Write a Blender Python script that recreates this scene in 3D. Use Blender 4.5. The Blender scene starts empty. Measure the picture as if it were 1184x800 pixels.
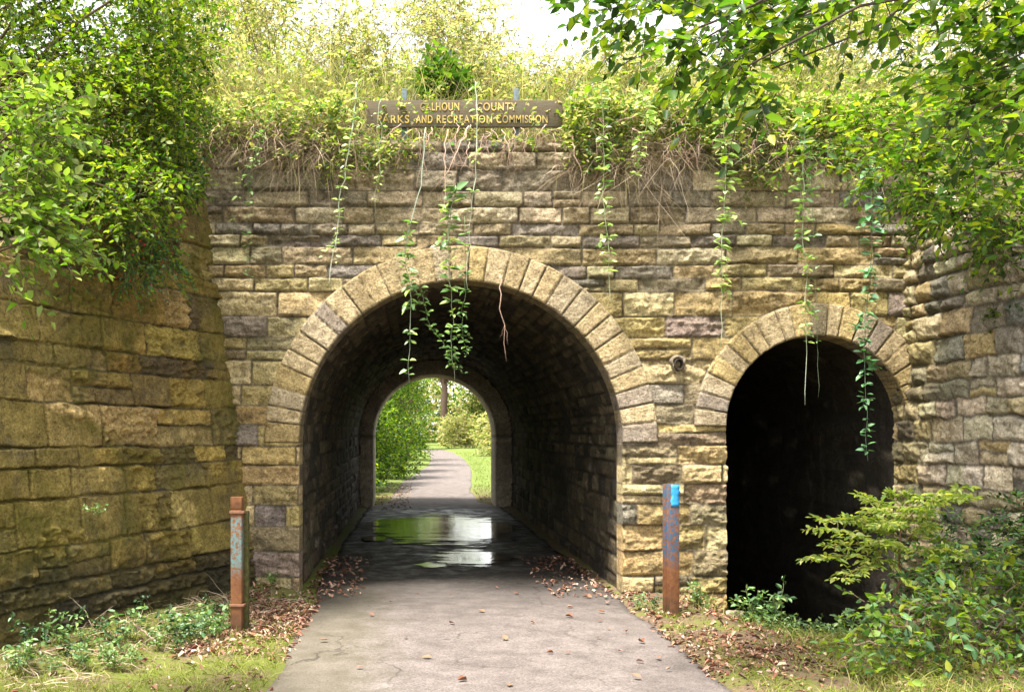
import bpy, math, random
import numpy as np
from mathutils import Vector

sc = bpy.context.scene
COL = sc.collection
H, F, CX, CY = 1.68, 1151.0, 479.0, 497.0      # eye height, focal length and principal point (photo pixels)
FY = 10.0                                       # distance of the stone face

def P(px, py, y):
    """point seen at photo pixel px,py at distance y"""
    return np.array(((px-CX)/F*y, y, H-(py-CY)/F*y))

# ------------------------------------------------------------------ noise
def _hash(ix, iy, iz, seed):
    h = (ix*374761393 + iy*668265263 + iz*1440662683 + seed*974634413) & 0xffffffff
    h = ((h ^ (h >> 13))*1274126177) & 0xffffffff
    h = h ^ (h >> 16)
    return h.astype(np.float64)/4294967296.0

def vnoise(x, y, z=0.0, seed=0):
    x, y, z = np.broadcast_arrays(np.asarray(x, float), np.asarray(y, float), np.asarray(z, float))
    xi, yi, zi = np.floor(x), np.floor(y), np.floor(z)
    fx, fy, fz = x-xi, y-yi, z-zi
    fx, fy, fz = (f*f*(3-2*f) for f in (fx, fy, fz))
    xi, yi, zi = (a.astype(np.int64) for a in (xi, yi, zi))
    r = 0
    for a in (0, 1):
        for b in (0, 1):
            for c in (0, 1):
                w = (fx if a else 1-fx)*(fy if b else 1-fy)*(fz if c else 1-fz)
                r = r + w*_hash(xi+a, yi+b, zi+c, seed)
    return r*2-1

def fbm(x, y, z=0.0, octv=4, seed=0):
    r, a, s = 0, 1.0, 0
    for o in range(octv):
        k = 2.03**o
        r = r + a*vnoise(np.asarray(x)*k, np.asarray(y)*k, np.asarray(z)*k, seed+o*17)
        s += a; a *= 0.5
    return r/s

def sstep(a, b, x):
    t = np.clip((x-a)/(b-a), 0, 1)
    return t*t*(3-2*t)

def unit(v):
    return v/np.maximum(np.linalg.norm(v, axis=-1, keepdims=True), 1e-9)

# ------------------------------------------------------------------ objects
def tag(o, label=None, cat=None, group=None, kind=None):
    if label: o['label'] = label
    if cat: o['category'] = cat
    if group: o['group'] = group
    if kind: o['kind'] = kind
    return o

def empty(name, loc=(0, 0, 0), rz=0):
    o = bpy.data.objects.new(name, None)
    o.empty_display_size = 0.2
    o.location = loc; o.rotation_euler = (0, 0, rz)
    COL.objects.link(o)
    return o

def copy_tree(o, parent=None):
    c = o.copy(); COL.objects.link(c)
    if parent is not None:
        c.parent = parent
    for ch in list(o.children):
        copy_tree(ch, c)
    return c

class MB:
    """collects quads / polygons and links them as ONE mesh object"""
    def __init__(self):
        self.v, self.c, self.fv, self.fs, self.n = [], [], [], [], 0
    def add(self, verts, faces, col=(1, 1, 1)):
        verts = np.asarray(verts, float).reshape(-1, 3)
        col = np.asarray(col, float)
        if col.ndim == 1: col = np.tile(col, (len(verts), 1))
        self.v.append(verts); self.c.append(col.reshape(-1, 3))
        if isinstance(faces, np.ndarray):
            self.fv.append((faces+self.n).ravel()); self.fs.append(np.full(len(faces), faces.shape[1]))
        else:
            for f in faces:
                self.fv.append(np.asarray(f)+self.n); self.fs.append(np.array([len(f)]))
        self.n += len(verts)
    def grid(self, G, col=(1, 1, 1), mask=None, flip=False):
        nv, nu = G.shape[:2]
        i = np.arange(nv*nu).reshape(nv, nu)
        q = np.stack([i[:-1, :-1], i[:-1, 1:], i[1:, 1:], i[1:, :-1]], -1)
        q = q[mask] if mask is not None else q.reshape(-1, 4)
        if flip: q = q[:, ::-1]
        c = np.asarray(col, float)
        self.add(G.reshape(-1, 3), q, c.reshape(-1, 3) if c.ndim > 1 else c)
    def box(self, lo, hi, col=(1, 1, 1)):
        x0, y0, z0 = lo; x1, y1, z1 = hi
        v = [(x0,y0,z0),(x1,y0,z0),(x1,y1,z0),(x0,y1,z0),(x0,y0,z1),(x1,y0,z1),(x1,y1,z1),(x0,y1,z1)]
        self.add(v, np.array([(0,3,2,1),(4,5,6,7),(0,1,5,4),(1,2,6,5),(2,3,7,6),(3,0,4,7)]), col)
    def tube(self, pts, rad, sides=6, col=(1, 1, 1), cap=True):
        pts = np.asarray(pts, float); n = len(pts)
        rad = np.broadcast_to(np.asarray(rad, float), (n,))
        t = unit(np.gradient(pts, axis=0))
        ref = np.array((0.31, 0.95, 0.05)) if abs(t[0][1]) < 0.8 else np.array((1.0, 0.1, 0.0))
        a = unit(np.cross(t, ref)); b = np.cross(t, a)
        an = np.linspace(0, 2*math.pi, sides, endpoint=False)
        R = pts[:, None]+rad[:, None, None]*(a[:, None]*np.cos(an)[None, :, None]+b[:, None]*np.sin(an)[None, :, None])
        i = np.arange(n*sides).reshape(n, sides); j = np.roll(i, -1, 1)
        q = np.stack([i[:-1], j[:-1], j[1:], i[1:]], -1).reshape(-1, 4)
        self.add(R.reshape(-1, 3), q, col)
        if cap:
            base = self.n-n*sides
            for ring, rv in ((i[0], True), (i[-1], False)):
                r = ring[::-1] if rv else ring
                self.fv.append(r+base); self.fs.append(np.array([sides]))
    def build(self, name, mat, parent=None, smooth=False):
        m = bpy.data.meshes.new(name)
        v = np.concatenate(self.v); fv = np.concatenate(self.fv).astype(np.int32); fs = np.concatenate(self.fs).astype(np.int32)
        m.vertices.add(len(v)); m.vertices.foreach_set('co', v.astype(np.float32).ravel())
        m.loops.add(len(fv)); m.loops.foreach_set('vertex_index', fv)
        m.polygons.add(len(fs))
        m.polygons.foreach_set('loop_start', np.concatenate([[0], np.cumsum(fs)[:-1]]).astype(np.int32))
        if smooth: m.polygons.foreach_set('use_smooth', np.ones(len(fs), bool))
        m.update(calc_edges=True)
        c = np.concatenate(self.c); c = np.concatenate([c, np.ones((len(c), 1))], 1)
        at = m.color_attributes.new('Col', 'FLOAT_COLOR', 'POINT')
        at.data.foreach_set('color', c.astype(np.float32).ravel())
        m.materials.append(mat)
        o = bpy.data.objects.new(name, m); COL.objects.link(o)
        if parent is not None: o.parent = parent
        return o

# ------------------------------------------------------------------ materials
class NT:
    def __init__(self, name):
        self.m = bpy.data.materials.new(name); self.m.use_nodes = True
        self.t = self.m.node_tree; self.t.nodes.clear()
        self.out = self.t.nodes.new('ShaderNodeOutputMaterial')
    def n(self, typ, **kw):
        nd = self.t.nodes.new(typ)
        for k, v in kw.items():
            if k.startswith('i_'):
                key = k[2:]
                key = int(key) if key.isdigit() else key.replace('_', ' ')
                if isinstance(v, bpy.types.NodeSocket): self.t.links.new(v, nd.inputs[key])
                else: nd.inputs[key].default_value = v
            else: setattr(nd, k, v)
        return nd
    def link(self, a, b): self.t.links.new(a, b)
    def coord(self): return self.n('ShaderNodeTexCoord').outputs['Object']
    def noise(self, vec, scale, detail=4, rough=0.6, dist=0.0):
        nd = self.n('ShaderNodeTexNoise', i_Vector=vec, i_Scale=scale, i_Detail=detail, i_Roughness=rough, i_Distortion=dist)
        return nd.outputs['Fac']
    def ramp(self, fac, p0, p1, c0=(0, 0, 0, 1), c1=(1, 1, 1, 1)):
        nd = self.n('ShaderNodeValToRGB', i_Fac=fac)
        e = nd.color_ramp.elements
        e[0].position, e[1].position, e[0].color, e[1].color = p0, p1, c0, c1
        return nd.outputs['Color']
    def mix(self, fac, a, b, mode='MIX'):
        nd = self.n('ShaderNodeMix', data_type='RGBA', blend_type=mode)
        for idx, v in ((0, fac), (6, a), (7, b)):
            if isinstance(v, bpy.types.NodeSocket): self.link(v, nd.inputs[idx])
            else: nd.inputs[idx].default_value = v if idx == 0 else (tuple(v)+(1,))[:4]
        return nd.outputs[2]
    def mul(self, a, b):
        nd = self.n('ShaderNodeMath', operation='MULTIPLY')
        for i, v in enumerate((a, b)):
            if isinstance(v, bpy.types.NodeSocket): self.link(v, nd.inputs[i])
            else: nd.inputs[i].default_value = v
        return nd.outputs[0]
    def attr(self): return self.n('ShaderNodeVertexColor', layer_name='Col').outputs['Color']
    def bump(self, h, strength=0.5, dist=0.02):
        return self.n('ShaderNodeBump', i_Height=h, i_Strength=strength, i_Distance=dist).outputs['Normal']
    def princ(self, col, rough=0.85, spec=0.3, metal=0.0, normal=None):
        nd = self.n('ShaderNodeBsdfPrincipled')
        for k, v in (('Base Color', col), ('Roughness', rough), ('Specular IOR Level', spec), ('Metallic', metal), ('Normal', normal)):
            if v is None: continue
            if isinstance(v, bpy.types.NodeSocket): self.link(v, nd.inputs[k])
            else: nd.inputs[k].default_value = (tuple(v)+(1,))[:4] if k == 'Base Color' else v
        return nd
    def done(self, bsdf):
        self.link(bsdf.outputs[0], self.out.inputs['Surface']); return self.m

def stone_mat(name, moss=0.25, soot=0.35, mosscol=(0.07, 0.075, 0.018), bump=0.6, low_damp=0.0, spec=0.25, rough=0.9):
    k = NT(name); co = k.coord()
    c = k.attr()
    n1 = k.noise(co, 55, 5, 0.7); n2 = k.noise(co, 9, 5, 0.65); n3 = k.noise(co, 1.3, 5, 0.7, 0.5); n4 = k.noise(co, 3.1, 6, 0.72, 0.3); n5 = k.noise(co, 23, 5, 0.75)
    c = k.mix(1.0, c, k.ramp(n1, 0.28, 0.72, (0.42, 0.41, 0.39, 1), (1.5, 1.48, 1.42, 1)), 'MULTIPLY')
    c = k.mix(1.0, c, k.ramp(n2, 0.3, 0.7, (0.72, 0.68, 0.6, 1), (1.2, 1.2, 1.18, 1)), 'MULTIPLY')
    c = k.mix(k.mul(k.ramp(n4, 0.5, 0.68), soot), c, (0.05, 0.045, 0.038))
    c = k.mix(k.mul(k.ramp(n3, 0.47, 0.66), moss), c, mosscol)
    if low_damp > 0:       # damp, algae-dark foot of the wall
        z = k.n('ShaderNodeSeparateXYZ', i_Vector=co).outputs['Z']
        zz = k.n('ShaderNodeMath', operation='ADD', i_0=z, i_1=k.mul(n3, -0.9)).outputs[0]
        c = k.mix(k.mul(k.ramp(zz, -0.55, 0.25, (1, 1, 1, 1), (0, 0, 0, 1)), low_damp), c, (0.025, 0.024, 0.014))
    c = k.mix(1.0, c, k.ramp(n5, 0.33, 0.5, (0.5, 0.48, 0.45, 1), (1.05, 1.05, 1.05, 1)), 'MULTIPLY')
    hh = k.n('ShaderNodeMath', operation='ADD', i_0=k.mul(n1, 0.8), i_1=k.mul(n5, 2.0)).outputs[0]
    return k.done(k.princ(c, rough, spec, normal=k.bump(hh, bump, 0.02)))

def leaf_mat(name, trans=0.45, tcol=(1.7, 1.9, 0.55), gloss=0.35, rough=0.5):
    k = NT(name); c = k.attr()
    p = k.princ(c, rough, gloss)
    t = k.n('ShaderNodeBsdfTranslucent', i_Color=k.mix(1.0, c, tcol, 'MULTIPLY'))
    mx = k.n('ShaderNodeMixShader', i_0=trans)
    k.link(p.outputs[0], mx.inputs[1]); k.link(t.outputs[0], mx.inputs[2])
    return k.done(mx)

def simple_mat(name, col=None, rough=0.85, spec=0.25, nscale=30, lo=0.7, hi=1.25, bump=0.3):
    k = NT(name); co = k.coord()
    c = k.attr() if col is None else col
    n = k.noise(co, nscale, 5, 0.65)
    c = k.mix(1.0, c, k.ramp(n, 0.3, 0.7, (lo, lo, lo, 1), (hi, hi, hi, 1)), 'MULTIPLY')
    return k.done(k.princ(c, rough, spec, normal=k.bump(n, bump, 0.01)))

M = {}
M['face'] = stone_mat('sandstone', moss=0.26, soot=0.62, bump=1.0)
M['ring'] = stone_mat('dressed_sandstone', moss=0.12, soot=0.30, bump=1.0)
M['left'] = stone_mat('mossy_stone', moss=0.85, soot=0.6, mosscol=(0.088, 0.080, 0.008), low_damp=0.75, bump=1.0)
M['right'] = stone_mat('rubble_stone', moss=0.22, soot=0.32, low_damp=0.3)
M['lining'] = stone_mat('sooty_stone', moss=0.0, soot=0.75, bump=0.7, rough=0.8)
M['portal'] = stone_mat('portal_stone', moss=0.1, soot=0.3, bump=0.4)
M['leaf'] = leaf_mat('leaf_green')
M['leaf_soft'] = leaf_mat('leaf_thin', trans=0.55, tcol=(1.6, 1.6, 0.85), gloss=0.2, rough=0.6)
M['leaf_vine'] = leaf_mat('leaf_vine', trans=0.3, tcol=(1.3, 1.5, 0.7), gloss=0.5, rough=0.4)
M['grass'] = leaf_mat('grass_blade', trans=0.35, tcol=(1.3, 1.5, 0.6), gloss=0.2, rough=0.6)
M['straw'] = leaf_mat('straw', trans=0.25, tcol=(1.2, 1.1, 0.8), gloss=0.15, rough=0.7)
M['litter'] = leaf_mat('dead_leaf', trans=0.1, tcol=(1, 1, 1), gloss=0.25, rough=0.6)
M['bark'] = simple_mat('bark', None, 0.9, 0.15, 25)
M['twig'] = simple_mat('twig', None, 0.85, 0.2, 60)
M['berry'] = simple_mat('berry', (0.45, 0.03, 0.02), 0.35, 0.5, 30, 0.9, 1.1, 0)

# ------------------------------------------------------------------ stone work
def layout(rng, u0, u1, bounds, lmin, lmax, pal, pw, split=0.12, rough=(0.004, 0.014), prot=(-0.008, 0.03), facet=0.22, lscale=None):
    joints, base, tot = [], [], 0
    for c in range(len(bounds)-1):
        h = bounds[c+1]-bounds[c]
        j = [u0-rng.uniform(0, lmax)]
        while j[-1] < u1+0.01:
            k = lscale if lscale else 1.0
            j.append(j[-1]+k*rng.uniform(lmin, lmax)*(0.75+0.5*min(1.3, h/0.2)*rng.uniform(0.6, 1)))
        joints.append(np.array(j)); base.append(tot); tot += len(j)+1
    n = tot*2+4
    idx = rng.choice(len(pal), n, p=np.array(pw)/np.sum(pw))
    col = np.array(pal)[idx]*rng.uniform(0.8, 1.2, (n, 1))*rng.uniform(0.94, 1.06, (n, 3))
    return dict(b=np.array(bounds), j=joints, base=base, n=tot, col=col, split=rng.random(n) < split, smid=rng.uniform(0.4, 0.6, n),
                prot=rng.uniform(*prot, n), rough=rng.uniform(*rough, n), fa=rng.uniform(-facet, facet, (n, 4, 2)), fh=rng.uniform(0.004, 0.03, (n, 4)), bv=rng.uniform(0.25, 1.3, n))

def stones(U, V, L, seed, jw=0.006, bev=0.017, jdepth=0.034, warp=0.012, mortar=(0.16, 0.13, 0.095), wander=0.018, smear=None):
    """height (towards the viewer), colour for points of a wall at U,V"""
    s = seed
    u = U+warp*fbm(U*7, V*7, 1.5, 3, s)
    v = V+wander*fbm(U*0.9, V*1.2, 3.7, 2, s+5)+warp*0.8*fbm(U*6, V*9, 7.1, 3, s+9)
    b = L['b']
    ci = np.clip(np.searchsorted(b, v)-1, 0, len(b)-2)
    vB, vT = b[ci].copy(), b[ci+1].copy()
    uL = np.zeros_like(u); uR = np.ones_like(u); sid = np.zeros(u.shape, int)
    for c in range(len(b)-1):
        m = ci == c
        if not m.any(): continue
        j = L['j'][c]
        ji = np.clip(np.searchsorted(j, u[m])-1, 0, len(j)-2)
        uL[m], uR[m], sid[m] = j[ji], j[ji+1], L['base'][c]+ji
    sp = L['split'][sid] & ((uR-uL) > 0.25)
    mid = vB+(vT-vB)*L['smid'][sid]
    hi = sp & (v > mid); lo = sp & ~hi
    vB = np.where(hi, mid, vB); vT = np.where(lo, mid, vT)
    sid = np.where(hi, sid+L['n'], sid)
    du = np.minimum(u-uL, uR-u); dv = np.minimum(v-vB, vT-v)
    d = np.minimum(du, dv)+0.007*fbm(U*16, V*16, 2.2, 4, s+3)
    j = sstep(jw*0.3, jw+bev*L['bv'][sid], d)
    uc, vc = (uL+uR)/2, (vB+vT)/2
    face = np.full(u.shape, 9.0)
    for k in range(4):
        fa = L['fa'][sid, k]
        face = np.minimum(face, L['fh'][sid, k]+fa[..., 0]*(u-uc)*0.5+fa[..., 1]*(v-vc))
    face = np.clip(face, -0.03, 0.05)
    off = sid*0.37
    nz = fbm(U*13+off, V*16, off, 5, s+21)
    nz2 = fbm(U*30, V*34, 0.3, 3, s+31)
    rid = 1-2*np.abs(fbm(U*9+off, V*14, off*1.3, 4, s+25))          # broken, ridged rock face
    bed = fbm(U*2.2+off, V*26+0.4*nz, off, 3, s+27)                  # bedding of the sandstone
    rg = L['rough'][sid]
    face = L['prot'][sid]+face+rg*(1.7*nz+1.3*(rid-0.45)+0.75*bed)+0.003*nz2
    jd = jdepth*(0.2+0.8*sstep(-0.25, 0.3, fbm(U*2.3, V*2.3, 9, 3, s+41)))
    h = np.where(j > 0, -jd*(1-j)+j*face, -jd)
    jm = sstep(jw*0.2, jw+0.010, d)[..., None]
    col = L['col'][sid]*(1+0.32*nz+0.15*nz2+0.16*bed)[..., None]
    col = np.array(mortar)*(1-jm)+col*jm
    if smear is not None:      # old render smeared over joints
        sm = smear(U, V)[..., None]
        hs = 0.006+0.007*fbm(U*2, V*2, 4, 3, s+51)+0.002*nz2+0.002*nz
        h = h*(1-sm[..., 0])+sm[..., 0]*np.where(np.minimum(du*1.4, dv) < 0.012+0.008*vnoise(U*9, V*9, 3, 8), h*1.15*(0.55+0.45*sstep(-0.2, 0.3, fbm(U*1.4, V*1.4, 6, 2, 91))), hs)
        sc_ = np.array((0.215, 0.165, 0.048))*(1+0.35*fbm(U*1.6, V*2.2, 8, 4, s+61))[..., None]
        col = col*(1-0.85*sm)+sc_*0.85*sm
    return h, np.clip(col, 0.01, 0.9)

def course_bounds(rng, z0, z1, fn):
    b = [z0]
    while b[-1] < z1:
        lo, hi = fn(b[-1]); b.append(b[-1]+rng.uniform(lo, hi))
    return b

def seg(breaks, step):
    out = []
    for a, b in zip(breaks[:-1], breaks[1:]):
        n = max(2, int(round((b-a)/step))+1)
        out.append(np.linspace(a, b, n)[:-1])
    return np.concatenate(out+[[breaks[-1]]])

BX, BR, BS = 0.47, 1.625, 1.55        # big arch: centre, radius, springing height
SX, SR, SS = 4.05, 0.913, 1.714       # small arch
ZT = 4.58                              # top of the wall
TL = 12.4                              # tunnel length

TAN, CREAM, GREYB, GREY, ORG, MAUV = (0.46, 0.35, 0.165), (0.57, 0.465, 0.265), (0.31, 0.25, 0.16), (0.27, 0.235, 0.20), (0.50, 0.33, 0.11), (0.30, 0.25, 0.22)
rng = np.random.default_rng(7)
tunnel = empty('stone_tunnel', (BX, FY, 0))
tag(tunnel, 'weathered sandstone railway tunnel front with a large and a small round arch', 'tunnel')
def tpart(mb, name, mat, label=None, smooth=True):
    o = mb.build(name, mat, None, smooth)
    o.parent = tunnel; o.matrix_parent_inverse = tunnel.matrix_world.inverted() if False else o.matrix_parent_inverse
    o.location = (-BX, -FY, 0)
    if label: o['label'] = label
    return o

# --- face
us = seg([-2.9, BX-BR, BX+BR, SX-SR, SX+SR, 5.7], 0.0125)
vs = seg([-1.3, 1.55, 1.714, ZT], 0.0125)
U, V = np.meshgrid(us, vs)
cb = course_bounds(rng, -1.35, ZT+0.1, lambda z: (0.17, 0.27) if z < 1.6 else ((0.14, 0.25) if z < 3.0 else (0.115, 0.22)))
Lf = layout(rng, -3.0, 5.8, cb, 0.26, 0.72, [TAN, CREAM, GREYB, GREY, ORG, MAUV], [4.2, 3.6, 1.5, 0.9, 0.22, 1.0], split=0.10, rough=(0.006, 0.022), prot=(-0.010, 0.020), facet=0.36)
h, c = stones(U, V, Lf, 11)
# stones are dressed flush where they meet the arch rings
for ax, ar, as_, aw in ((BX, BR, BS, 0.36), (SX, SR, SS, 0.33)):
    rd = np.hypot(U-ax, V-as_)-ar
    near = (1-sstep(aw+0.02, aw+0.16, rd))*(V > as_-0.05)
    h = h*(1-near)+near*np.minimum(h, 0.004)
# greyer, weathered stone higher up; rows under the top edge sooty
gz = sstep(2.6, 4.2, V+0.5*fbm(U*0.7, V*0.9, 0, 3, 77))[..., None]
lum = c.mean(-1, keepdims=True)
c = c*(1-0.6*gz)+0.6*gz*lum*np.array((1.0, 0.88, 0.78))
def inside(U, V, x, r, s, grow):
    return ((np.hypot(U-x, V-s) < r+grow) & (V > s)) | ((np.abs(U-x) < r) & (V <= s))
uc, vc = (U[:-1, :-1]+U[1:, 1:])/2, (V[:-1, :-1]+V[1:, 1:])/2
keep = ~inside(uc, vc, BX, BR, BS, 0.16) & ~inside(uc, vc, SX, SR, SS, 0.14)
mb = MB()
G = np.stack([U, FY-h, V], -1)
mb.grid(G, c, keep)
# returns of the jambs and the top of the wall
def strip(a, b, col, mbx, n=6):
    t = np.linspace(0, 1, n)[:, None, None]
    S = a[None]*(1-t)+b[None]*t
    mbx.grid(S, np.broadcast_to(col[None], S.shape))
for x, s in ((BX-BR, BS), (BX+BR, BS), (SX-SR, SS), (SX+SR, SS)):
    i = int(np.argmin(np.abs(us-x))); k = int(np.argmin(np.abs(vs-s)))+1
    e = G[:k, i]; e2 = e.copy(); e2[:, 1] = FY+0.30; 
    strip(e, e2, c[:k, i], mb)
e = G[-1]; e2 = e.copy(); e2[:, 1] = FY+0.6
strip(e, e2, c[-1], mb)
tpart(mb, 'stone_face', M['face'])

# --- arch rings
def ring(x, r, s, w, nvs, seed, label):
    rng = np.random.default_rng(seed)
    th = np.linspace(0, math.pi, int(math.pi*(r+w/2)/0.0125)); rr = np.linspace(r, r+w, int(w/0.0115))
    R, T = np.meshgrid(rr, th)
    step = math.pi/nvs
    jt = np.arange(nvs+1)*step
    jt[1:-1] += rng.uniform(-0.11, 0.11, nvs-1)*step
    k = np.clip(np.searchsorted(jt, T)-1, 0, nvs-1)
    d = np.minimum(T-jt[k], jt[k+1]-T)*R
    wv = w-rng.uniform(0, 0.008, nvs)
    d = np.minimum(d, np.minimum(R-r+0.004, r+wv[k]-R))+0.003*fbm(R*25, T*30, 0, 3, seed)
    j = sstep(0.0, 0.010, d)
    nz = fbm(R*14+k*3.3, T*r*14, k*1.7, 4, seed+3); n2 = fbm(R*45, T*r*45, 1, 3, seed+4)
    prot = rng.uniform(0.019, 0.025, nvs)
    h = -0.012*(1-j)+j*(prot[k]+0.005*nz+0.005*n2)
    pal = np.array([(0.50, 0.39, 0.23), (0.55, 0.44, 0.28), (0.47, 0.36, 0.18), (0.45, 0.37, 0.26), (0.36, 0.30, 0.25)])
    col = pal[rng.choice(5, nvs, p=(.3, .25, .25, .12, .08))]*rng.uniform(0.85, 1.15, (nvs, 1))
    C = col[k]*(1+0.2*nz+0.12*n2)[..., None]
    jm = sstep(0.0, 0.007, d)[..., None]
    C = C*jm+np.array((0.12, 0.10, 0.075))*(1-jm)
    Y = FY-h
    G = np.stack([x+R*np.cos(T), Y, s+R*np.sin(T)], -1)
    mb = MB(); mb.grid(G, C, flip=True)
    for e, ce, yy in ((G[:, 0], C[:, 0], FY+0.30), (G[:, -1], C[:, -1], FY+0.05)):
        e2 = e.copy(); e2[:, 1] = yy
        strip(e, e2, ce*0.9, mb, 5)
    for q in (0, -1):
        e = G[q]; e2 = e.copy(); e2[:, 1] = FY+0.05
        strip(e, e2, C[q]*0.8, mb, 3)
    return tpart(mb, 'arch_ring', M['ring'], label)
ring(BX, BR, BS, 0.36, 31, 5, 'ring of dressed wedge stones round the large arch')
ring(SX, SR, SS, 0.33, 21, 6, 'ring of dressed wedge stones round the small arch')

# --- linings
def lining(x, r, s, y0, y1, step, seed, label, pal, low=-0.3):
    rng = np.random.default_rng(seed)
    hw = s-low; tot = 2*hw+math.pi*r
    ss = np.linspace(0, tot, int(tot/step)); ys = np.linspace(y0, y1, int((y1-y0)/step))
    Yg, S = np.meshgrid(ys, ss)
    cb = course_bounds(rng, -0.05, tot+0.1, lambda q: (0.15, 0.24) if (q < hw or q > tot-hw) else (0.09, 0.15))
    L = layout(rng, y0-0.2, y1+0.2, cb, 0.22, 0.55, pal, [1]*len(pal), split=0.04, rough=(0.003, 0.01), prot=(-0.01, 0.012), facet=0.12)
    h, c = stones(Yg, S, L, seed+1, jdepth=0.025, mortar=(0.05, 0.043, 0.036))
    spk = sstep(0.42, 0.6, fbm(Yg*1.6, S*5, 3, 4, seed+9))[..., None]
    c = c*(1-spk)+np.array((0.26, 0.23, 0.19))*spk*0.6+c*spk*0.4
    h = h-0.03
    a = np.clip((S-hw)/r, 0, math.pi)
    R = r-h
    X = np.where(S < hw, x-r+h, np.where(S > tot-hw, x+r-h, x-R*np.cos(a)))
    Z = np.where(S < hw, low+S, np.where(S > tot-hw, low+(tot-S), s+R*np.sin(a)))
    mb = MB(); mb.grid(np.stack([X, Yg, Z], -1), c, flip=True)
    return mb
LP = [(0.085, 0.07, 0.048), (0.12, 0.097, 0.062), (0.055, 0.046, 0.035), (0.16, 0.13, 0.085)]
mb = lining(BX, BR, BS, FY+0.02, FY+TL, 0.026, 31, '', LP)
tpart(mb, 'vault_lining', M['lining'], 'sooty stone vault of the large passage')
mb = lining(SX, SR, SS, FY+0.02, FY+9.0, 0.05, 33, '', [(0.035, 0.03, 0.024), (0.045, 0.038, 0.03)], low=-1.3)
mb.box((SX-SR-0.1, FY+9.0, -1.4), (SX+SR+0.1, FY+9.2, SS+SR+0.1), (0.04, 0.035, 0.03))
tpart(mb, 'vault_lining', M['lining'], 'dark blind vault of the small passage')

# --- far portal
def portal():
    rng = np.random.default_rng(3)
    PX, PR, PS, y0, y1 = 0.44, 1.33, 1.55, FY+TL-0.8, FY+TL+0.5
    mb = MB()
    prof = [(PR+0.42, y0+0.05), (PR+0.20, y0+0.02), (PR+0.19, y0), (PR+0.06, y0), (PR+0.02, y0+0.02), (PR, y0+0.06)]+[(PR+0.004*math.sin(q*2.1), y0+0.06+(y1-y0-0.06)*q/8) for q in range(1, 9)]+[(PR+0.03, y1+0.06), (PR+0.36, y1+0.06), (PR+0.36, y1-0.1)]
    pr = np.array(prof)
    th = np.concatenate([np.full(26, -1.0), np.linspace(0, math.pi, 90), np.full(26, 9.0)])
    zz = np.concatenate([np.linspace(-0.25, PS-0.02, 26), np.zeros(90), np.linspace(PS-0.02, -0.25, 26)])
    G = np.zeros((len(th), len(pr), 3)); C = np.zeros_like(G)
    for i in range(len(th)):
        ln = i < 26 or i >= 116
        k = (i//6 if ln else 20+(i-26)//6)
        tint = np.random.default_rng(k).uniform(0.75, 1.15)
        for j, (r, y) in enumerate(pr):
            if ln: G[i, j] = (PX+(r if i < 26 else -r), y, zz[i])
            else: G[i, j] = (PX+r*math.cos(th[i]), y, PS+r*math.sin(th[i]))
            C[i, j] = np.array((0.66, 0.60, 0.50))*tint
        if i in (25, 26, 115, 116): C[i] *= 0.45
    mb.grid(G, C, flip=True)
    tpart(mb, 'far_portal', M['portal'], 'dressed stone ring narrowing the far end of the passage')
    # outer wall of the far side with its opening
    mb = MB()
    t = np.linspace(0, math.pi, 60); r = PR+0.34
    inner = [(PX+r, -0.4)]+[(PX+r*math.cos(a), PS+r*math.sin(a)) for a in t]+[(PX-r, -0.4)]
    outer = [(9.0, -0.4)]+[(9.0-18.0*min(1, max(0, (q/59))), 5.0) for q in range(60)]+[(-9.0, -0.4)]
    a = np.array([(x, FY+TL+0.5, z) for x, z in inner]); b = np.array([(x, FY+TL+0.5, z) for x, z in outer])
    strip(a, b, np.tile((0.32, 0.25, 0.15), (len(a), 1)), mb, 12)
    tpart(mb, 'far_face', M['face'], smooth=False)
portal()

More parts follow.
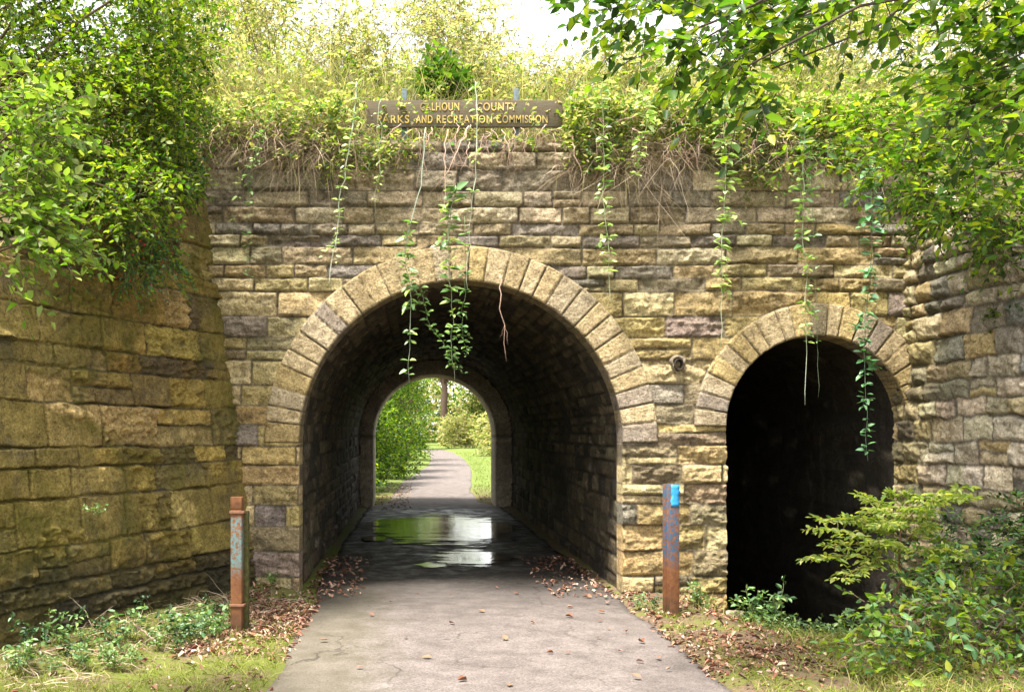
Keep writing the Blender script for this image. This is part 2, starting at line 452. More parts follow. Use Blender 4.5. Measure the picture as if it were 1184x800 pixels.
# --- wing walls
def left_x(y): return -1.556-0.4348*(10-y)
def ltop(u): return 4.25-0.40*u
def rtop(u): return np.maximum(4.3-0.70*u, 1.6)
def wing_left():
    rng = np.random.default_rng(21)
    d = np.array((-0.398, -0.917, 0)); n = np.array((0.917, -0.398, 0))
    us = np.arange(-0.25, 7.2, 0.0125); fr = np.linspace(0, 1, 350)
    U = np.tile(us, (len(fr), 1)); V = -0.35+fr[:, None]*(ltop(us)+0.35)[None]
    cb = course_bounds(rng, -0.5, 5.0, lambda z: (0.13, 0.36))
    L = layout(rng, -0.6, 7.5, cb, 0.28, 0.66, [(0.30, 0.22, 0.065), (0.38, 0.28, 0.085), (0.18, 0.135, 0.055), (0.44, 0.33, 0.14), (0.13, 0.10, 0.055)], [3, 2, 2, 1.5, 1.4],
               split=0.12, rough=(0.010, 0.042), prot=(-0.030, 0.010), facet=0.16)
    def smear(U, V):
        m = fbm(U*0.9+3, V*1.25, 2.0, 3, 5)+0.25*fbm(U*4, V*5, 1, 3, 15)
        return sstep(-0.07, 0.05, m)*sstep(0.3, 0.8, V)*0.95
    h, c = stones(U, V, L, 23, jw=0.006, bev=0.014, jdepth=0.045, warp=0.020, wander=0.02, mortar=(0.07, 0.055, 0.03), smear=smear)
    G = np.array((-1.556, 10, 0))+U[..., None]*d+(h-0.125*V)[..., None]*n
    G[..., 2] = V
    mb = MB(); mb.grid(G, c)
    e = G[-1]; e2 = e-n*0.45
    cc = c[-1]*0.7
    t = np.linspace(0, 1, 5)[:, None, None]
    mb.grid(e[None]*(1-t)+e2[None]*t, np.broadcast_to(cc[None], (5,)+cc.shape))
    e = G[:, -1]; e2 = e-n*0.45
    mb.grid(e[None]*(1-t)+e2[None]*t, np.broadcast_to(c[:, -1][None], (5,)+c[:, -1].shape), flip=True)
    o = mb.build('retaining_wall', M['left'], None, True)
    tag(o, 'leaning olive brown mossy stone retaining wall left of the large arch', 'wall')
wing_left()
def wing_right():
    rng = np.random.default_rng(41)
    d = unit(np.array((0.10, -1.0, 0))); n = np.array((d[1], -d[0], 0))
    us = np.arange(-0.2, 5.0, 0.015); fr = np.linspace(0, 1, 290)
    U = np.tile(us, (len(fr), 1)); V = -0.5+fr[:, None]*(rtop(us)+0.5)[None]
    cb = course_bounds(rng, -0.6, 5.0, lambda z: (0.13, 0.24))
    L = layout(rng, -0.5, 5.5, cb, 0.16, 0.42, [(0.60, 0.53, 0.44), (0.47, 0.41, 0.34), (0.37, 0.31, 0.21), (0.25, 0.225, 0.20), (0.42, 0.33, 0.19), (0.17, 0.165, 0.16)], [4, 3, 1.6, 1.6, 0.2, 0.9],
               split=0.15, rough=(0.008, 0.022), prot=(-0.014, 0.026), facet=0.32)
    h, c = stones(U, V, L, 43, jw=0.012, bev=0.028, jdepth=0.045, warp=0.04, wander=0.045, mortar=(0.12, 0.10, 0.085))
    # browner stone near the corner, with the corner's shade mixed into its colour
    k = (1-sstep(0.15, 0.9, U+0.3*fbm(U*2, V*1.5, 0, 3, 6)))[..., None]
    c = c*(1-k)+k*(c*np.array((0.66, 0.62, 0.44)))
    G = np.array((4.93, 10, 0))+U[..., None]*d+h[..., None]*n
    G[..., 2] = V
    mb = MB(); mb.grid(G, c, flip=True)
    e = G[-1]; e2 = e-n*0.45; t = np.linspace(0, 1, 5)[:, None, None]
    mb.grid(e[None]*(1-t)+e2[None]*t, np.broadcast_to(c[-1][None], (5,)+c[-1].shape), flip=True)
    e = G[:, -1]; e2 = e-n*0.45
    mb.grid(e[None]*(1-t)+e2[None]*t, np.broadcast_to(c[:, -1][None], (5,)+c[:, -1].shape))
    o = mb.build('retaining_wall', M['right'], None, True)
    tag(o, 'retaining wall of pale grey, pinkish and ochre rubble right of the small arch', 'wall')
wing_right()

# ------------------------------------------------------------------ ground, path, bank
PY = np.array([-60, -5, 9.6, 10.6, 21.6, 23, 27, 31, 38, 47, 60, 74, 84, 95, 108, 130])
PLx = np.array([-0.93, -0.93, -0.95, -1.05, -1.0, -0.62, -0.5, -0.45, 0.07, 0.7, 1.0, 1.0, 0.4, -2.2, -8, -20])
PRx = np.array([2.0, 2.0, 2.03, 2.0, 1.9, 1.5, 1.54, 1.8, 2.2, 2.6, 2.9, 2.9, 2.4, 0.2, -5, -16])
def pl(y): return np.interp(y, PY, PLx)
def pr(y): return np.interp(y, PY, PRx)
def gz(x, y):
    x, y = np.broadcast_arrays(np.asarray(x, float), np.asarray(y, float))
    d = np.maximum(pl(y)-x, x-pr(y))
    z = -0.04+0.075*sstep(-0.15, 0.12, d)
    amp = sstep(0.0, 0.5, d)
    z = z+amp*(0.035*fbm(x*2.2, y*2.2, 0, 3, 3)+0.015*fbm(x*9, y*9, 0, 2, 4))
    lw = sstep(0.6, 0.0, x-left_x(y))*(y < 10.2)*(y > -5)
    z = z+0.10*lw*(x < 0)
    dip = sstep(2.5, 3.6, x)*sstep(7.6, 9.0, y)*(y < 21)
    z = z-0.26*dip
    z = z-0.85*sstep(2.9, 3.35, x)*sstep(9.0, 9.9, y)*(y < 21)*sstep(7, 5.5, x)
    z = z+np.where(y > 24, 0.02*np.clip(d-0.3, 0, 8), 0)
    inn = (y > 10.05) & (y < 22.6) & (x < 3)
    z = np.where(inn, -0.02+0.05*sstep(-0.1, 0.15, d), z)
    return z

k = NT('soil'); co = k.coord()
n1, n2, n3 = k.noise(co, 2.2, 6, 0.7), k.noise(co, 22, 5, 0.7), k.noise(co, 0.7, 5, 0.6)
c0 = k.mix(k.ramp(n2, 0.3, 0.7), (0.07, 0.048, 0.03), (0.19, 0.13, 0.085))
xx = k.n('ShaderNodeSeparateXYZ', i_Vector=co).outputs['X']
c0 = k.mix(k.ramp(k.n('ShaderNodeMath', operation='SUBTRACT', i_0=n1, i_1=k.mul(k.ramp(xx, 0.0, 0.1), 0.12)).outputs[0], 0.36, 0.52), c0, (0.12, 0.135, 0.03))
yy = k.n('ShaderNodeSeparateXYZ', i_Vector=co).outputs['Y']
far = k.ramp(k.mul(yy, 0.01), 0.24, 0.30)
c0 = k.mix(far, c0, k.mix(k.ramp(n2, 0.3, 0.7), (0.09, 0.13, 0.03), (0.16, 0.19, 0.05)))
M['soil'] = k.done(k.princ(c0, 0.95, 0.1, normal=k.bump(n2, 0.7, 0.03)))
k = NT('bank_soil'); co = k.coord()
n1, n2 = k.noise(co, 2.2, 6, 0.7), k.noise(co, 20, 5, 0.7)
c0 = k.mix(k.ramp(n2, 0.3, 0.7), (0.06, 0.042, 0.026), (0.17, 0.12, 0.075))
c0 = k.mix(k.ramp(n1, 0.45, 0.6), c0, (0.07, 0.085, 0.02))
M['bank'] = k.done(k.princ(c0, 0.95, 0.1, normal=k.bump(n2, 0.7, 0.04)))

xs = np.concatenate([-300*np.linspace(1, 0.025, 22)**2.0-6.0, np.arange(-6, 9, 0.06), 9+300*np.linspace(0.0, 1, 24)**2.0])
ys = np.concatenate([-200*np.linspace(1, 0.03, 14)**2, np.arange(0.5, 10.6, 0.06), np.arange(10.6, 60, 0.5), np.arange(60, 140, 2.0), 140+160*np.linspace(0.02, 1, 12)**1.5])
X, Y = np.meshgrid(np.unique(xs), np.unique(ys))
mb = MB(); mb.grid(np.stack([X, Y, gz(X, Y)], -1))
tag(mb.build('ground', M['soil'], None, True), 'bare soil, moss and grassy ground around the path', 'ground', kind='structure')

# path
k = NT('asphalt'); co = k.coord()
n0, n1, n2, n3 = k.noise(co, 190, 2, 0.8), k.noise(co, 60, 4, 0.8), k.noise(co, 3.5, 7, 0.72), k.noise(co, 0.55, 5, 0.6, 0.4)
c0 = k.mix(k.ramp(n1, 0.32, 0.68), (0.066, 0.056, 0.052), (0.212, 0.178, 0.163))
c0 = k.mix(k.ramp(n0, 0.60, 0.72), c0, (0.32, 0.28, 0.25))
c0 = k.mix(1.0, c0, k.ramp(n2, 0.3, 0.7, (0.58, 0.56, 0.54, 1), (1.25, 1.24, 1.22, 1)), 'MULTIPLY')
xy = k.n('ShaderNodeSeparateXYZ', i_Vector=co); xx, yy = xy.outputs['X'], xy.outputs['Y']
# mossy tint along the left side, grit along the edges
xn = k.n('ShaderNodeMath', operation='ADD', i_0=xx, i_1=k.mul(n2, 1.1)).outputs[0]
c0 = k.mix(k.mul(k.ramp(xn, -0.35, 0.55, (1, 1, 1, 1), (0, 0, 0, 1)), 0.42), c0, (0.095, 0.085, 0.04))
# hairline cracks
wv = k.n('ShaderNodeMapping', i_Vector=co, i_Scale=(0.55, 0.38, 1))
wd = k.n('ShaderNodeVectorMath', operation='ADD', i_0=wv.outputs[0], i_1=k.n('ShaderNodeVectorMath', operation='SCALE', i_0=k.n('ShaderNodeTexNoise', i_Vector=co, i_Scale=2.6, i_Detail=6).outputs['Color'], i_Scale=0.35).outputs[0])
vo = k.n('ShaderNodeTexVoronoi', feature='DISTANCE_TO_EDGE', i_Vector=wd.outputs[0], i_Scale=1.0)
crk = k.mul(k.ramp(vo.outputs['Distance'], 0.002, 0.007, (1, 1, 1, 1), (0, 0, 0, 1)), k.ramp(n3, 0.42, 0.58))
c0 = k.mix(k.mul(crk, 0.75), c0, (0.025, 0.02, 0.016))
yn = k.n('ShaderNodeMath', operation='ADD', i_0=yy, i_1=k.mul(n3, 2.2)).outputs[0]
wet = k.mul(k.ramp(k.mul(yn, 0.02), 0.190, 0.240), k.ramp(k.mul(yn, 0.02), 0.43, 0.46, (1, 1, 1, 1), (0, 0, 0, 1)))
c0 = k.mix(k.mul(wet, 0.8), c0, (0.03, 0.026, 0.022))
rg = k.n('ShaderNodeMapRange', i_Value=k.mul(wet, k.ramp(n2, 0.38, 0.62)), i_3=0.88, i_4=0.34).outputs[0]
hh = k.n('ShaderNodeMath', operation='SUBTRACT', i_0=n1, i_1=crk).outputs[0]
M['asphalt'] = k.done(k.princ(c0, rg, 0.3, normal=k.bump(hh, 0.6, 0.012)))
py = np.concatenate([np.arange(-40, 3, 1.0), np.arange(3, 24, 0.07), np.arange(24, 112, 0.7)])
t = np.linspace(0, 1, 40)
wob = 0.06*fbm(py*1.3, 0*py, 0, 4, 5); wob2 = 0.07*fbm(py*1.2, 0*py+7, 0, 4, 6)
xl, xr = pl(py)+wob, pr(py)+wob2
X = xl[:, None]*(1-t)+xr[:, None]*t; Y = np.tile(py[:, None], (1, 40))
Z = 0.012+0.018*np.sin(math.pi*t)[None]**0.6+0.004*fbm(X*2, Y*2, 0, 3, 8)
G = np.stack([X, Y, Z], -1)
e0, e1 = G[:, :1].copy(), G[:, -1:].copy(); e0[..., 2] = -0.12; e1[..., 2] = -0.12
mb = MB(); mb.grid(np.concatenate([e0, G, e1], 1))
tag(mb.build('path', M['asphalt'], None, True), 'worn grey asphalt path running through the large arch', 'path', kind='structure')

# puddles
k = NT('puddle_water'); co = k.coord()
mp = k.n('ShaderNodeMapping', i_Vector=co, i_Scale=(0.9, 4.2, 1))
nb = k.noise(mp.outputs[0], 1.3, 5, 0.6); ns = k.noise(co, 5, 3, 0.5)
p_ = k.princ((0.018, 0.015, 0.012), k.n('ShaderNodeMapRange', i_Value=nb, i_1=0.35, i_2=0.65, i_3=0.04, i_4=0.14).outputs[0], 0.5, normal=k.bump(ns, 0.06, 0.03)); p_.inputs['IOR'].default_value = 1.42
dp = k.n('ShaderNodeMath', operation='ADD', i_0=k.mul(k.attr(), 0.85), i_1=k.mul(nb, 1.5)).outputs[0]
tr = k.n('ShaderNodeBsdfTransparent'); ms = k.n('ShaderNodeMixShader', i_0=k.ramp(dp, 0.82, 1.02))
k.link(tr.outputs[0], ms.inputs[1]); k.link(p_.outputs[0], ms.inputs[2])
M['water'] = k.done(ms)
def puddle(cx, cy, rx, ry, seed, label):
    a = np.linspace(0, 2*math.pi, 91); a[-1] = 0
    q = 1+0.34*fbm(np.cos(a)*1.7, np.sin(a)*1.7, seed, 4, seed)+0.08*fbm(np.cos(a)*7, np.sin(a)*7, seed, 2, seed)
    rr_ = np.array((0.001, 0.25, 0.5, 0.7, 0.85, 1.0, 1.15))
    G = np.stack([cx+rr_[:, None]*rx*(q*np.cos(a))[None], cy+rr_[:, None]*ry*(q*np.sin(a))[None], np.full((7, 91), 0.041)], -1)
    G[..., 0] = np.clip(G[..., 0], BX-BR+0.06, BX+BR-0.1)
    C = np.repeat(np.repeat(np.array((0.7, 0.6, 0.5, 0.38, 0.24, 0.08, 0.0))[:, None, None], 91, 1), 3, 2)
    mb = MB(); mb.grid(G, C)
    o = mb.build('puddle', M['water'], None, True)
    tag(o, label, 'puddle', kind='structure')
puddle(0.50, 16.9, 1.30, 2.5, 1, 'large shining puddle across the path near the far arch')
puddle(0.78, 12.85, 0.50, 0.80, 2, 'small bright puddle nearest the front of the passage')
puddle(0.22, 12.15, 0.18, 0.25, 3, 'tiny puddle left of the small bright one')
puddle(-0.6, 15.1, 0.22, 0.5, 4, 'narrow puddle by the left wall of the passage')

def bank_z(x, y):
    """top of the bank over the tunnel"""
    z = np.interp(y, [10.2, 10.45, 10.9, 12.8, 15, 19, 22.4, 22.9], [4.42, 4.60, 5.0, 5.55, 5.8, 5.7, 4.95, 4.9])
    return z+0.10*fbm(np.asarray(x)*1.2, np.asarray(y)*1.2, 0, 3, 12)+0.12*fbm(np.asarray(x)*0.8, 0, 0, 2, 13)
def left_slope(x, y):
    dist = np.clip((left_x(y)-0.45)-x, 0, 40)
    return 4.32-0.40*(10.3-y)/0.917+0.42*np.minimum(dist, 4)+0.1*np.clip(dist-4, 0, 20)*0.3+0.10*fbm(x*1.2, y*1.2, 0, 3, 14)*np.minimum(dist, 1)
def right_slope(x, y):
    rx = 4.93+0.1*(10-y)
    dist = np.clip(x-rx-0.3, 0, 40)
    return np.maximum(4.3-0.70*(10.0-y), 1.6-0.3*np.clip(6-y, 0, 9))+0.35*np.minimum(dist, 4)+0.1*fbm(x*1.2, y*1.2, 0, 3, 15)*np.minimum(dist, 1)
mb = MB()
X, Y = np.meshgrid(np.arange(-28, 30.1, 0.35), np.concatenate([np.linspace(10.15, 11, 8), np.arange(11.3, 22.7, 0.4), [22.9]]))
G = np.stack([X, Y, bank_z(X, Y)], -1); mb.grid(G)
ty = np.arange(-6, 10.31, 0.3); tt = np.concatenate([np.arange(0, 4, 0.3), np.linspace(4, 26, 12)])
Y, T = np.meshgrid(ty, tt, indexing='ij'); X = left_x(Y)-0.12*np.clip(4.3-0.43*(10.3-Y), 0, 5)-0.25-T
mb.grid(np.stack([X, Y, left_slope(X, Y)], -1), flip=True)
X = 4.93+0.1*(10-Y)+0.15+T
mb.grid(np.stack([X, Y, right_slope(X, Y)], -1))
tb = np.arange(22.85, 36, 0.5); Y, T = np.meshgrid(tb, tt, indexing='ij')
for sgn in (-1, 1):
    X = 0.4+sgn*(3.0+0.25*(Y-22.9)+T)
    Z = np.maximum(4.95-0.5*(Y-22.9), -0.3)+0.05*fbm(X, Y, 0, 3, 16)
    mb.grid(np.stack([X, Y, Z], -1), flip=sgn < 0)
tag(mb.build('embankment', M['bank'], None, True), 'overgrown earth bank over the stone tunnel', 'bank', kind='structure')

# ------------------------------------------------------------------ foliage
class Fol:
    def __init__(self, seed): self.r = np.random.default_rng(seed); self.L = []; self.C = []; self.T = MB(); self.nt = 0
    def leaves(self, p, d, nrm, L, W, pal, pw=None, fold=0.25, droop=0.15):
        n = len(p); r = self.r
        d = unit(d); s = unit(np.cross(d, nrm)); nn = np.cross(s, d)
        L = np.broadcast_to(np.asarray(L, float), (n,))[:, None]; W = np.broadcast_to(np.asarray(W, float), (n,))[:, None]
        f = fold*W*r.uniform(0.2, 1.3, (n, 1)); dr = droop*L*r.uniform(0, 1.6, (n, 1))
        v = np.stack([p, p+d*L*0.32+s*W*0.5+nn*f, p+d*L*0.70+s*W*0.36+nn*(f*0.7-dr*0.4), p+d*L-nn*dr, p+d*L*0.70-s*W*0.36+nn*(f*0.7-dr*0.4), p+d*L*0.32-s*W*0.5+nn*f], 1)
        pal = np.array(pal)
        c = pal[r.choice(len(pal), n, p=None if pw is None else np.array(pw)/np.sum(pw))]*r.uniform(0.72, 1.28, (n, 1))*r.uniform(0.93, 1.07, (n, 3))
        self.L.append(v); self.C.append(np.repeat(c[:, None], 6, 1))
    def twigs(self, S, D, Lt, k, leafL, wr, pal, pw=None, droop=0.25, upn=1.0, rad=0.003, spread=0.9, tcol=(0.13, 0.09, 0.05), ljit=0.3, flat=0.6):
        """twigs from S along D with k leaves each, alternately left and right"""
        n = len(S); r = self.r
        D = unit(D); Lt = np.broadcast_to(np.asarray(Lt, float), (n,))
        up = np.array((0, 0, 1.0))+r.normal(0, 1-flat, (n, 3))
        side = unit(np.cross(D, up)); 
        tt = (np.arange(k)+0.6)/k
        tt = tt[None]+r.uniform(-0.3, 0.3, (n, k))/k
        pos = S[:, None]+D[:, None]*(Lt[:, None]*tt)[..., None]
        pos[..., 2] -= (droop*Lt)[:, None]*tt**2
        sg = np.where(np.arange(k) % 2 == 0, 1.0, -1.0)[None, :, None]
        ld = D[:, None]*0.55+side[:, None]*sg*spread+r.normal(0, ljit, (n, k, 3))
        ld[..., 2] -= droop*0.6*tt
        last = ld[:, -1]; last[:] = D+r.normal(0, ljit*0.6, (n, 3))
        nm = np.array((0, 0, upn))+r.normal(0, 0.38, (n, k, 3))
        LL = r.uniform(leafL[0], leafL[1], (n, k))*(0.75+0.5*np.sin(math.pi*np.clip(tt, 0, 1)))
        self.leaves(pos.reshape(-1, 3), ld.reshape(-1, 3), nm.reshape(-1, 3), LL.ravel(), (LL*wr*r.uniform(0.85, 1.15, (n, k))).ravel(), pal, pw)
        if rad > 0:
            q = np.array((0, 0.5, 1.0)); C = S[:, None]+D[:, None]*(Lt[:, None]*q)[..., None]
            C[..., 2] -= (droop*Lt)[:, None]*q**2
            b = np.cross(side, D)
            an = np.array((0, 2.09, 4.19))
            off = side[:, None]*np.cos(an)[None, :, None]+b[:, None]*np.sin(an)[None, :, None]
            R = rad*np.array((1.0, 0.75, 0.35))
            V = C[:, :, None]+off[:, None]*R[None, :, None, None]
            base = np.arange(n)[:, None, None]*9
            q0 = np.array([(a*3+b_, a*3+(b_+1) % 3, (a+1)*3+(b_+1) % 3, (a+1)*3+b_) for a in (0, 1) for b_ in (0, 1, 2)])
            self.T.add(V.reshape(-1, 3), (base+q0[None]).reshape(-1, 4), tcol)
    def cloud(self, centers, radii, per, Lt, k, leafL, wr, pal, pw=None, out=0.7, bias=(0, 0, 0.1), shell=0.35, **kw):
        r = self.r
        centers = np.asarray(centers, float).reshape(-1, 3); radii = np.asarray(radii, float)
        if radii.ndim == 1 and len(radii) == 3 and len(centers) != 3: radii = np.tile(radii, (len(centers), 1))
        if radii.ndim == 1: radii = np.repeat(radii[:, None], 3, 1)
        per = np.broadcast_to(per, (len(centers),)).astype(int)
        idx = np.repeat(np.arange(len(centers)), per); n = len(idx)
        o = unit(r.normal(0, 1, (n, 3)))*(shell+(1-shell)*r.random((n, 1))**0.6)
        S = centers[idx]+o*radii[idx]
        D = unit(o*out+r.normal(0, 0.55, (n, 3))+np.array(bias))
        self.twigs(S, D, r.uniform(Lt[0], Lt[1], n), k, leafL, wr, pal, pw, **kw)
    def build(self, name, mat, parent=None):
        v = np.concatenate(self.L); c = np.concatenate(self.C); n = len(v)
        mb = MB(); b = np.arange(n)[:, None, None]*6
        mb.add(v.reshape(-1, 3), (b+np.array([(0, 1, 2, 3), (0, 3, 4, 5)])[None]).reshape(-1, 4), c.reshape(-1, 3))
        return mb.build(name, mat, parent)

def curve(a, b, sag=0.0, n=8, wob=0.05, rng=None):
    a, b = np.asarray(a, float), np.asarray(b, float)
    t = np.linspace(0, 1, n)[:, None]
    p = a*(1-t)+b*t
    p[:, 2] += sag*np.sin(math.pi*t[:, 0])
    if rng is not None:
        w = rng.normal(0, wob, (n, 3))*np.sin(math.pi*t); p += w
    return p

def plant(name, label, cat, base, clumps, radii, per, Lt, k, leafL, wr, pal, pw=None, group=None, mat='leaf', seed=1, stem_r=0.02, stem_col=(0.12, 0.085, 0.055), sag=0.25, parts=('branches', 'foliage'), trunk=None, **kw):
    """a bush or tree: Empty > branches + foliage (or trunk + crown)"""
    base = np.asarray(base, float)
    root = empty(name, base); tag(root, label, cat, group)
    f = Fol(seed); cl = np.asarray(clumps, float).reshape(-1, 3)-base
    f.cloud(cl, radii, per, Lt, k, leafL, wr, pal, pw, tcol=stem_col, **kw)
    fork = np.zeros(3)
    if trunk is not None:
        fork = np.asarray(trunk, float)-base
        f.T.tube(curve((0, 0, -0.2), fork, 0, 10, 0.04, f.r), np.linspace(stem_r, stem_r*0.6, 10), 10, stem_col)
        stem_r *= 0.5
    for q in cl:
        st = fork*f.r.uniform(0.75, 1.0) if trunk is not None else np.array((f.r.normal(0, stem_r), f.r.normal(0, stem_r), -0.1))
        ln = np.linalg.norm(q-st)
        f.T.tube(curve(st, q, sag*ln*0.3, 9, 0.03*ln, f.r), np.linspace(stem_r*0.6, stem_r*0.12, 9), 5, stem_col)
    f.T.build(parts[0], M['twig'] if trunk is None else M['bark'], root)
    f.build(parts[1], M[mat], root)
    return root, f

YG = [(0.175, 0.245, 0.016), (0.115, 0.19, 0.014), (0.25, 0.285, 0.028), (0.055, 0.11, 0.013)]
MG = [(0.036, 0.085, 0.012), (0.058, 0.12, 0.016), (0.022, 0.053, 0.010), (0.085, 0.145, 0.017)]
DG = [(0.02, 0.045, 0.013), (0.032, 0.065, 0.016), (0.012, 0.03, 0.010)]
BG = [(0.07, 0.155, 0.06), (0.11, 0.20, 0.08), (0.045, 0.105, 0.04), (0.16, 0.23, 0.08)]
PALE = [(0.28, 0.30, 0.11), (0.21, 0.245, 0.075), (0.38, 0.37, 0.19), (0.11, 0.14, 0.04), (0.38, 0.31, 0.2)]

def spread_clumps(pts, y, rng, jit=0.25):
    return [P(a, b, yy if yy else y)+rng.normal(0, jit, 3)*np.array((0.4, 1, 0.4)) for a, b, *r in pts for yy in [r[0] if r else None]]

r0 = np.random.default_rng(99)
# --- left: big shrub over the wall
pts = []
for a, b in [(20,20),(70,15),(130,20),(180,30),(200,20),(30,70),(80,65),(130,80),(180,80),(200,75),(20,120),(75,125),(125,130),(175,140),(60,175),(110,180),(160,185),(185,120),(90,225),(140,225),(165,200),(40,210),(20,260),(60,265),(110,262),(-40,60),(-50,150),(-40,230),(60,-40),(150,-40),(195,-40),(0,-60)]:
    pts.append((a, b, r0.uniform(7.6, 9.2)))
cl = spread_clumps(pts, None, r0, 0.12)
plant('overhanging_shrub', 'large bright yellow green shrub spilling over the mossy left wall', 'shrub', (-4.7, 8.6, 3.85), cl, np.full(len(cl), 0.33), 112, (0.14, 0.36), 8, (0.028, 0.060), 0.55,
      YG+MG, [4.5, 3.5, 3.5, 2, 2, 2.5, 1, 1.5], seed=2, stem_r=0.05, droop=0.35)
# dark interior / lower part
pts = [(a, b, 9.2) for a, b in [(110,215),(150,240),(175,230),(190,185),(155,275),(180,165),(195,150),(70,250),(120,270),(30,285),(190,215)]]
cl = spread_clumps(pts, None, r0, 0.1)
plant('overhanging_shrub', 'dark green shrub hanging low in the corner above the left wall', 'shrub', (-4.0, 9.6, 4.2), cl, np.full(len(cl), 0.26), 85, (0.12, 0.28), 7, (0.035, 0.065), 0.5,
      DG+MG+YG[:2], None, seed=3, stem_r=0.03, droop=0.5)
# red-berried sprays hanging over the wall
pts = [(150,255,8.6),(175,270,8.6),(185,300,8.5),(165,285,8.4),(150,310,8.4),(195,200,9.0),(210,192,9.1)]
cl = spread_clumps(pts, None, r0, 0.05)
rt, f = plant('berry_bush', 'small leaved bush with red berries drooping down the left wall', 'shrub', (-3.4, 8.9, 3.55), cl, np.full(len(cl), 0.15), 42, (0.12, 0.25), 9, (0.03, 0.048), 0.55,
      BG+YG[:1], None, seed=4, stem_r=0.02, droop=0.6)
fr = np.random.default_rng(5); mb = MB()
mb.tube([(0, 0, .008), (0, 0, .005), (0, 0, 0), (0, 0, -.005), (0, 0, -.008)], [0.002, 0.007, 0.009, 0.007, 0.002], 6)
b0 = mb.build('berry', M['berry'], rt, True)
for q in range(44):
    o = b0 if q == 0 else b0.copy()
    if q: COL.objects.link(o); o.parent = rt
    o.location = np.array(cl[fr.integers(0, 5)])-np.array((-3.4, 8.9, 3.55))+fr.normal(0, 0.11, 3)
# near sprays at the left edge, larger paler leaves
pts = [(20,120,5.6),(60,130,5.6),(15,165,5.5),(45,185,5.5),(10,215,5.4),(50,215,5.5),(20,255,5.4),(45,275,5.4),(5,285,5.4),(-30,170,5.4),(-40,250,5.4)]
cl = spread_clumps(pts, None, r0, 0.08)
plant('overhanging_branch', 'near sprays of pale round leaves reaching in at the left edge', 'shrub', (-4.0, 5.4, 1.9), cl, np.full(len(cl), 0.13), 15, (0.2, 0.38), 9, (0.042, 0.062), 0.62,
      [(0.13, 0.2, 0.03), (0.2, 0.25, 0.07), (0.08, 0.14, 0.02)], None, seed=6, stem_r=0.03, droop=0.3, bias=(0.8, 0, 0.0), stem_col=(0.10, 0.07, 0.05))

# --- right: overhanging tree (trunk outside the frame)
pts = [(690,8),(720,18),(760,30),(800,25),(840,20),(880,30),(920,25),(960,10),(1000,15),(800,60),(840,65),(880,70),(915,60),(950,45),(870,95),(895,110),(820,85),(1075,10),(1110,35),(1140,20),(1180,30),(1120,70),(1160,80),(1180,120),(1150,130),(1110,110),(1185,180),(1200,60),(1220,120),(1150,-40),(1050,-40),(950,-40),(850,-40),(1180,-60),(750,-30)]
cl = spread_clumps([(a, b-(38 if a < 1030 else 12), r0.uniform(5.6, 7.0)) for a, b in pts], None, r0, 0.08)
plant('overhanging_tree', 'dark leaved tree whose leafy boughs hang in from the top right', 'tree', (7.2, 5.2, 1.5), cl, np.full(len(cl), 0.21), 12, (0.22, 0.42), 8, (0.06, 0.105), 0.56,
      MG+DG[:2]+YG[:3], [2, 2.5, 1.5, 2, 1, 1, 2, 2, 1.5], seed=7, stem_r=0.10, trunk=(7.6, 5.9, 4.2), parts=('trunk', 'crown'), droop=0.35, bias=(-0.7, 0, -0.1), rad=0.004, stem_col=(0.07, 0.055, 0.045), sag=0.5, flat=0.75)
# right side: light green shrub on the slope
pts = [(1000,150),(1040,165),(1080,150),(1120,160),(1160,150),(1020,195),(1060,190),(1100,205),(1140,200),(1180,205),(1110,245),(1150,250),(1180,250),(1060,160),(975,150),(1090,130),(1130,130),(1210,180)]
cl = spread_clumps([(a, b, r0.uniform(7.4, 8.6)) for a, b in pts], None, r0, 0.1)
plant('slope_shrub', 'bright green broad leaved shrub leaning over the right retaining wall', 'shrub', (6.1, 8.8, 3.75), cl, np.full(len(cl), 0.2), 20, (0.22, 0.42), 8, (0.048, 0.088), 0.52,
      YG+MG[:2], None, seed=8, stem_r=0.035, droop=0.25, bias=(-0.5, -0.2, 0.05), rad=0.0035, flat=0.8)
pts = [(1070,210),(1100,250),(1160,285),(1185,285),(1080,245),(1055,222),(1180,355),(1150,255),(1110,225),(1195,310)]
cl = spread_clumps([(a, b, r0.uniform(8.2, 9.0)) for a, b in pts], None, r0, 0.08)
plant('slope_shrub', 'small leaved dark shrub tangled on the slope above the right retaining wall', 'shrub', (5.7, 8.9, 3.3), cl, np.full(len(cl), 0.19), 50, (0.12, 0.26), 8, (0.028, 0.058), 0.5,
      DG[:2]+MG+YG[:2], None, seed=9, stem_r=0.02, droop=0.5)

